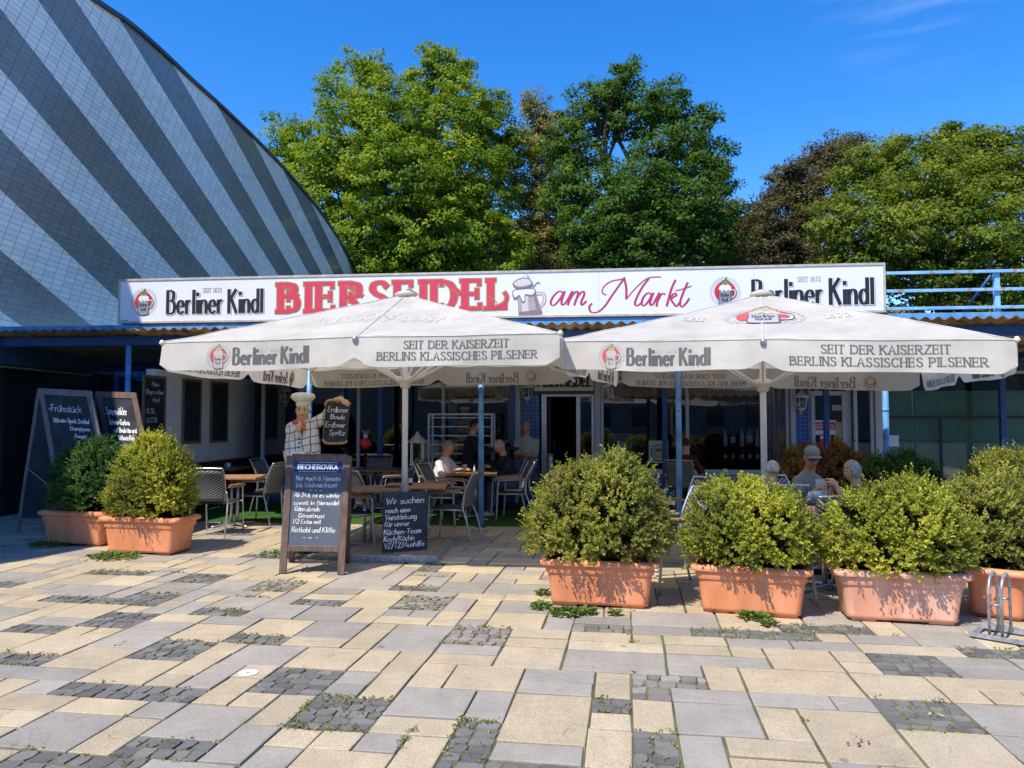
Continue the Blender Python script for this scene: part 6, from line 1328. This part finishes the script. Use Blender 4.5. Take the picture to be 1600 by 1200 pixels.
    # small things on the tables
    def cup(lab, p, s=1, m_=M_signw, grp='cups and mugs on the tables'):
        r = thing('mug', lab, 'mug', p, random.uniform(0, 6), grp); m = MB(); m.lathe([(.028*s, 0), (.036*s, .004), (.04*s, .04*s), (.042*s, .09*s), (.038*s, .09*s), (.034*s, .02*s)], 18); m.build('cup', m_, r)
        m = MB(); m.tube(catmull_v([(.038*s, 0, .075*s), (.07*s, 0, .065*s), (.068*s, 0, .03*s), (.036*s, 0, .018*s)]), .006*s, 6); m.build('handle', m_, r)
    def on(x, Y, z_): q = P(x, 800, Y); return (q.x, Y, z_)
    cup('white mug nearest the path on the table under the right parasol', on(1263, 8.05, .743), 1.05); cup('white mug just right of the other, under the right parasol', on(1277, 8.12, .743), 1.05)
    cup('white coffee cup on the table of the seated couple', on(726, 13.0, .743)); cup('small white cup left of the couple\'s coffee cup', on(714, 13.0, .743), .8); cup('white cup on the teak table by the white wall', on(356, 13.55, .743), .9)
    def bottle(lab, p, h=.2, m_=None, grp=None, labm=None):
        r = thing('bottle', lab, 'bottle', p, 0, grp); k = h/.3; m = MB(); m.lathe([(.03*k, 0), (.036*k, .008*k), (.036*k, .17*k), (.03*k, .2*k), (.014*k, .23*k), (.013*k, .285*k), (.016*k, .287*k), (.016*k, .3*k)], 16); b = m.build('glass_body', m_ or M_ink, r)
        if labm: m = MB(); m.lathe([(.0368*k, .05*k), (.0372*k, .052*k), (.0372*k, .135*k), (.0368*k, .137*k)], 16); m.build('paper_label', labm, b)
    bottle('small dark sauce bottle with white cap on the table behind the staff board', on(641, 9.95, .743), .2, M_black, None, M_signw)
    bottle('slim white salt shaker on the couple\'s table', on(741, 12.3, .743), .13, M_signw); bottle('dark bottle on the couple\'s table by the blue post', on(748, 12.9, .743), .2, M_black)
    gl = mat('green_bottle_glass', (.03, .09, .06), .08, .1, 4, coat=.5); cl = mat('pale_bottle_glass', (.50, .70, .64), .08, .1, 4, coat=.5); lab_ = mat('pale_paper_label', (.60, .68, .62), .7, .2, 10)
    rows = ((1132, 718, .31, 0), (1144, 712, .40, 1), (1158, 714, .33, 0), (1170, 712, .46, 1), (1182, 716, .31, 0))
    words = ('first', 'second', 'third', 'fourth', 'fifth')
    for tier, z0 in ((0, .80), (1, 1.06)):
        for k, (px, _, hh, kd) in enumerate(rows):
            q = fr(.33, U(px, .33)); bottle('%s bottle from the left on the %s shelf in the curtained window' % (words[k], ('lower', 'upper')[tier]), (q[0], q[1], z0+.02), (hh if tier else .235), cl if (tier and k % 2 == 0) else gl, 'bottles in the window', lab_)
    a, b = U(1118, .33), U(1196, .33); r = thing('bottle_shelf', 'narrow two tier bottle shelf inside the curtained window', 'shelf', Vector(fr(.33)), -PSI); m = MB()
    for z0 in (.80, 1.06): m.box(a, b, -.09, .09, z0, z0+.018)
    m.build('shelf_board', M_darkwood, r); m = MB(); m.box(a-.02, a-.002, -.09, .09, .02, 1.10); m.box(b+.002, b+.02, -.09, .09, .02, 1.10); m.build('side_panel', M_darkwood, r)
furniture()

def extras():
    # steel shelf with glass trays
    Y = 14.0; a, b = P(668, 700, Y), P(771, 700, Y); r = thing('tray_shelf', 'tall white steel shelf with glass trays in front of the window', 'shelf', (a.x, Y, 0), -PSI); L = b.x-a.x
    m = MB()
    for x in (.02, L-.02):
        for y in (.0, .34): m.tube([(x, y, 0), (x, y, 1.70)], .02, 10)
    for y in (0, .34): m.tube([(.02, y, 1.69), (L-.02, y, 1.69)], .018, 8)
    m.build('frame', M_white, r); tg = glass('tray_glass', (.75, .85, .83), .9, .03, .12)
    for k in range(9):
        m = MB(); m.box(.05, L-.05, .012, .328, .302+k*.165, .308+k*.165); t = m.build('glass_tray', tg, r)
        m = MB(); m.box(.05, L-.05, -.01, .01, .30+k*.165, .314+k*.165); m.build('shelf_rail', M_white, t); m = MB(); m.box(.05, L-.05, .33, .35, .30+k*.165, .314+k*.165); m.build('shelf_rail', M_white, t)
    # wall lanterns
    def lantern(lab, px, py, n_=-.14, m_=M_cream):
        q = Vector(fr(n_, U(px, n_))); z0 = P(px, py, q.y).z; r = thing('wall_lantern', lab, 'lantern', (q.x, q.y, z0), -PSI, 'wall lanterns')
        m = MB(); m.lathe([(.005, .24), (.02, .20), (.03, .195), (.05, .17), (.15, .10), (.155, .085), (.12, .085)], 6, (0, -.02, 0)); m.build('roof', m_, r)
        m = MB()
        for k in range(6): t = R(60*k); m.tube([(.115*math.cos(t), -.02+.115*math.sin(t), .085), (.08*math.cos(t), -.02+.08*math.sin(t), -.12)], .008, 6)
        for rr, zz in ((.115, .08), (.082, -.115)): m.tube([(rr*math.cos(R(60*k)), -.02+rr*math.sin(R(60*k)), zz) for k in range(7)], .009, 6)
        m.build('cage', m_, r); m = MB(); m.lathe([(.075, -.11), (.108, .08)], 6, (0, -.02, 0)); m.build('glass', M_paneg, r); m = MB(); m.lathe([(.08, -.12), (.05, -.15), (.015, -.16), (.012, -.22)], 6, (0, -.02, 0)); m.tube(catmull_v([(0, -.02, -.2), (0, .03, -.22), (0, .10, -.12)]), .014, 6); m.build('bracket', m_, r)
    lantern('white wall lantern on the blue tile pillar beside the dark entrance', 823, 612); lantern('white wall lantern on the blue tile pillar beside the shop door', 1251, 628); lantern('dull wall lantern behind the chef statue, left of the windows', 446, 618, -.10, M_galv)
    # floor lantern
    q = P(652, 700, 13.6); r = thing('floor_lantern', 'old cream standing lantern left of the steel shelf', 'lantern', (q.x, 13.6, .78), 0); m = MB()
    for x in (-.1, .1):
        for y in (-.1, .1): m.box(x-.012, x+.012, y-.012, y+.012, .03, .40)
    m.box(-.12, .12, -.12, .12, 0, .03); m.build('cage', M_cream, r, .003); m = MB(); m.lathe([(.18, .40), (.17, .43), (.06, .53), (.03, .56), (.02, .60)], 4); m.build('roof', M_cream, r)
    r = thing('side_table', 'small dark stand carrying the old cream lantern', 'stand', (q.x, 13.6, 0)); m = MB(); m.box(-.2, .2, -.2, .2, .75, .778); m.build('table_top', M_darkwood, r, .004); m = MB(); m.tube([(0, 0, .02), (0, 0, .75)], .03, 10); m.lathe([(.2, 0), (.2, .02), (.05, .03)], 16); m.build('column', M_darkwood, r)
    # curtains behind the panes
    def curtain(lab, u0, u1, z0, z1, amp=.022, per=.085):
        r = MB(); r.sm = True; n = max(8, int((u1-u0)/.012)); b = r.pts([(u0+(u1-u0)*i/n, .16+amp*math.sin(2*math.pi*i*(u1-u0)/n/per+.8*math.sin(i*.13))*(1-.35*j/4)+.01*math.sin(i*.3), z1+(z0-z1)*j/4+(.02*math.sin(i*.4) if j == 4 else 0)) for j in range(5) for i in range(n+1)])
        for j in range(4):
            for i in range(n): a = b+j*(n+1)+i; r.face((a, a+1, a+n+2, a+n+1))
        o = r.build('curtain', M_curtain); o.location = FC; o.rotation_euler = (0, 0, -PSI); tag(o, lab, 'curtain', 'pink window curtains'); s = o.modifiers.new('t', 'SOLIDIFY'); s.thickness = .004
    curtain('short pink pelmet curtain across the top of the window right of the entrance', U(940), U(1196), 2.03, 2.44); curtain('long pink curtain at the right end of the bottle window', U(1199), U(1232), .64, 2.44, .03)
    curtain('short pink pelmet curtain across the window left of the entrance', U(692), U(803), 2.05, 2.44); curtain('narrow long pink curtain in the window behind the steel shelf', U(698), U(712), .64, 2.04, .02)
    # things in the window right of the door
    def card(nm, lab, cat, x, y, w_, h_, n_, body, paint):
        u = U(x, n_); q = Vector(fr(n_, u)); z0 = P(x, y, q.y).z; r = thing(nm, lab, cat, (q.x, q.y, z0), -PSI); m = MB(); m.box(-w_/2, w_/2, 0, .012, -h_/2, h_/2); m.build('card', body, r)
        m = MB(); mats = paint(m, w_, h_); 
        if mats: m.build('print', mats, r, keep=True)
    mpc = lambda u, v, o: (u, -o, v)
    def p1(m, w_, h_):
        m.mi = 0; ribbon(m, ell(0, -.02, .13, .15)+[(.13, -.02)], .02, .02, mpc, .001); m.mi = 1; fill(m, ell(0, -.02, .09, .11), mpc, .001); m.mi = 2; fill(m, ell(0, -.03, .05, .07), mpc, .003); m.mi = 0; fill(m, ell(0, .02, .055, .03, a1=180), mpc, .004); return [M_ink, M_gold, M_tan2]
    card('window_poster', 'pale green window poster with a round gold and black badge', 'poster', 1028, 706, .36, .42, -.005, mat('pale_green_paper', (.45, .58, .50), .7, .05, 3), p1)
    def p2(m, w_, h_):
        m.mi = 0; ribbon(m, catmull([(-.12, .14), (-.08, .19), (-.04, .14), (0, .19), (.04, .15), (.08, .18), (.11, .15)]), .012, .012, mpc, .001); m.mi = 1; [ribbon(m, catmull([(.12+.03*k, .20-.05*k), (.15+.02*k, .17-.05*k), (.13+.03*k, .14-.05*k)]), .03, .03, mpc, .002) for k in range(3)]; m.mi = 2; [m.poly([mpc(u, v, .003) for u, v in q]) for q in ([(-.23, .25), (.23, .25), (.23, .28), (-.23, .28)], [(.20, -.28), (.23, -.28), (.23, .25), (.20, .25)], [(-.23, -.28), (-.20, -.28), (-.20, .25), (-.23, .25)])]; return [M_chalkd, mat('leaf_green_print', (.05, .14, .04), .6), M_gilt2]
    card('window_menu', 'framed dull green menu board standing in the window right of the door', 'menu board', 968, 700, .46, .56, .25, mat('dull_green_board', (.07, .11, .08), .6, .2, 4), p2)
    def p3(m, w_, h_):
        m.mi = 0; fill(m, [(-.20, -.05), (.20, -.05), (.20, .10), (-.20, .10)], mpc, .001); m.mi = 1; [ribbon(m, [(-.17, .06-.035*k), (-.02+.02*(k % 2), .06-.035*k)], .012, .012, mpc, .003) for k in range(3)]; ribbon(m, catmull([(.08, 0), (.14, .05), (.16, -.02), (.10, -.03)]), .014, .014, mpc, .003); return [M_red, M_signw]
    card('door_notice', 'white and red notice on the shop door glass, upper one', 'notice', 1287, 668, .42, .27, .085, M_signw, p3)
    def p4(m, w_, h_):
        m.mi = 0; fill(m, [(-w_/2+.01, .06), (w_/2-.01, .06), (w_/2-.01, .12), (-w_/2+.01, .12)], mpc, .001); return [M_signw]
    card('door_notice', 'narrow red notice on the shop door glass, lower one', 'notice', 1288, 691, .20, .30, .085, M_red, p4)
    card('door_notice', 'yellow leaflet on the shop door glass behind the blue post', 'notice', 1308, 678, .14, .44, .085, mat('yellow_paper', (.45, .38, .16), .7, .2, 8), lambda m, w_, h_: None)
    card('door_notice', 'small pale notice near the top of the shop door glass', 'notice', 1308, 637, .20, .10, .085, mat('pale_paper', (.42, .44, .4), .7, .1, 8), lambda m, w_, h_: None)
    def p5(m, w_, h_): text(m, '182', -.07, .07, -.05, .05, mpc, .02, .016, .001); return [M_ink]
    card('house_number', 'house number 182 on the fanlight above the shop door', 'house number', 1285, 611, .30, .16, .12, mat('pale_grey_plate', (.30, .32, .32), .6, .1, 8), p5)
    card('window_note', 'blank white sheet taped inside the left edge of the green shop window', 'notice', 1389, 689, .30, .20, -.02, M_signw, lambda m, w_, h_: None)
    # red figurine by the window
    q = P(571, 700, 13.4); r = thing('figurine', 'small painted figurine in a red coat and grey hat by the dark table', 'figurine', (q.x, 13.4, .5)); r.scale = (.62, .62, .62); m = MB(); m.lathe([(.16, -.80), (.16, -.77), (.05, -.75), (.04, .9), (.14, .92), (.14, .95)], 16); m.build('stand', M_darkwood, r)
    m = MB(); m.lathe([(.10, .95), (.13, 1.05), (.12, 1.17), (.06, 1.24)], 16); [m.capsule((sx*.10, 0, 1.18), (sx*.15, -.05, 1.05), .04, .03) for sx in (-1, 1)]; m.build('coat', M_red, r)
    m = MB(); m.lathe([(.03, 1.23), (.065, 1.27), (.07, 1.32), (.04, 1.37)], 14); hd = m.build('head', M_mugl, r); m = MB(); m.lathe([(.10, 1.35), (.10, 1.362), (.065, 1.365), (.06, 1.42), (.03, 1.43)], 14); [m.capsule((sx*.05, 0, 1.40), (sx*.10, 0, 1.46), .02, .012) for sx in (-1, 1)]; m.build('hat', M_galv, hd)
    # doorway bin post
    q = P(859, 730, 14.2); r = thing('ash_column', 'slim grey metal ash column in the dark doorway', 'ashtray', (q.x, 14.2, 0)); m = MB(); m.lathe([(.06, 0), (.06, .9), (.05, .93)], 18); m.build('tube', M_galv, r); m = MB(); m.lathe([(.07, .93), (.07, .95), (.03, .97)], 18); m.build('lid', M_alu, r)
    # napkin holder and tablet on the right table
    q = P(1283, 750, 8.4); r = thing('napkin_holder', 'slotted white holder beside the mugs under the right parasol', 'holder', (q.x, 8.4, .743), R(20)); m = MB()
    for k in range(9): m.box(-.07+k*.017, -.066+k*.017, -.004, .004, .02, .20)
    m.build('grille', M_white, r); m = MB(); m.box(-.08, .08, -.05, .05, 0, .018); m.build('base', M_white, r)
    # bicycle rack
    a = G(1513, 996); r = thing('bicycle_rack', 'galvanised bicycle rack with tall and low hoops at the right picture edge', 'bicycle rack', a, -R(44)); m = MB()
    for y in (0, .30):
        m.box(0, 1.3, y, y+.055, .012, .018); m.box(0, 1.3, y+(0 if y == 0 else .05), y+.005+(0 if y == 0 else .05), .018, .045)
    m.build('base_rail', M_galv, r); m = MB(); m.box(-.001, .04, .056, .299, .013, .019); m.box(1.26, 1.3, .056, .299, .013, .019); m.build('cross_rail', M_galv, r)
    for x, hh in ((.13, .47), (.21, .47), (.44, .36), (.52, .36), (.95, .47), (1.03, .47)):
        m = MB(); pts = [(x, .03, .018)]+[(x, .165-.135*math.cos(R(t)), hh-.135+.135*math.sin(R(t))) for t in range(0, 181, 15)]+[(x, .30, .018)]; m.tube(pts, .0105, 10); m.build('hoop', M_galv, r)
    for x, hh in ((.13, .47), (.44, .36), (.95, .47)):
        m = MB()
        for y in (.03, .30):
            m.tube([(x+.008, y, hh*.55), (x+.072, y, hh*.55)], .008, 8)
        m.build('spacer', M_galv, r)
    # disc and litter
    p = G(388, 1052); m = MB(); n = 28; b = m.pts([(rr*math.cos(2*math.pi*k/n), rr*math.sin(2*math.pi*k/n), zz) for rr, zz in ((.06, .003), (.06, .005), (.014, .005), (.014, .003)) for k in range(n)])
    for j in range(4):
        for k in range(n): m.face((b+j*n+k, b+j*n+(k+1) % n, b+((j+1) % 4)*n+(k+1) % n, b+((j+1) % 4)*n+k))
    o = m.build('disc', M_white); o.location = p; tag(o, 'white compact disc lying on a grey slab', 'disc')
    def litter(lab, x, y, s_, c, seed):
        rs = np.random.RandomState(seed); p = G(x, y); n = 5; C = rs.normal(size=(n, 3))*np.array((.03, .02, .002))+np.array((0, 0, .012)); T = unit(rs.normal(size=(n, 3))*np.array((1, 1, .15))); Nn = unit(np.array((0, 0, 1.))+rs.normal(size=(n, 3))*.3); Nn = unit(Nn-T*(Nn*T).sum(1)[:, None])
        o = link('dry_leaf', leaf_mesh('dry_leaf', C, Nn, T, s_*(.7+.6*rs.rand(n)), s_*.5*np.ones(n), rs.rand(n), None), c); o.location = p; tag(o, lab, 'leaf', 'dry leaves on the paving')
    BR = mat('dry_leaf_brown', (.17, .09, .04), .8, .3, 20); PL = mat('pale_scrap', (.55, .53, .45), .8, .1, 20); YL = mat('yellow_petals', (.55, .47, .22), .8, .2, 20)
    litter('brown dry leaf cluster under the Christmas offer board', 475, 893, .06, BR, 1); litter('brown dry leaves before the parasol base', 636, 881, .05, BR, 2); litter('small rusty leaf on beige slabs near the lower right', 1342, 1164, .03, BR, 3); litter('pale yellow petals on the cobble patch at the lower right', 1465, 1120, .03, YL, 4); litter('yellowish fallen petals in front of the faded planter', 1400, 992, .03, YL, 5); litter('pale scrap beside the white foot of the offer board', 480, 889, .05, PL, 6)
extras()

# ---------------------------------------------------------------- added house behind the camera, there only to fill the window reflections
def add_reflection_house():  # made up for its mirror image, wall kept dark so the panes read dark
    r = thing('reflection_house', 'added plain house behind the camera, unseen except mirrored in the windows', 'house', (4, -34, 0)); m = MB(); m.box(-70, 60, -8, 0, 0, 9.5); m.build('wall', mat('plaster', (.20, .19, .17), .9, .1, 2), r); m = MB(); m.box(-70.5, 60.5, -8.5, .5, 9.5, 10.2); m.build('roof', mat('roof_tile', (.14, .07, .05), .8, .2, 4), r); m = MB()
    for i in range(40):
        for j in range(3): m.box(-62+i*3, -60.7+i*3, .01, .05, 1.0+j*2.6, 2.6+j*2.6)
    m.build('window', mat('house_window', (.03, .035, .04), .15), r)
add_reflection_house()
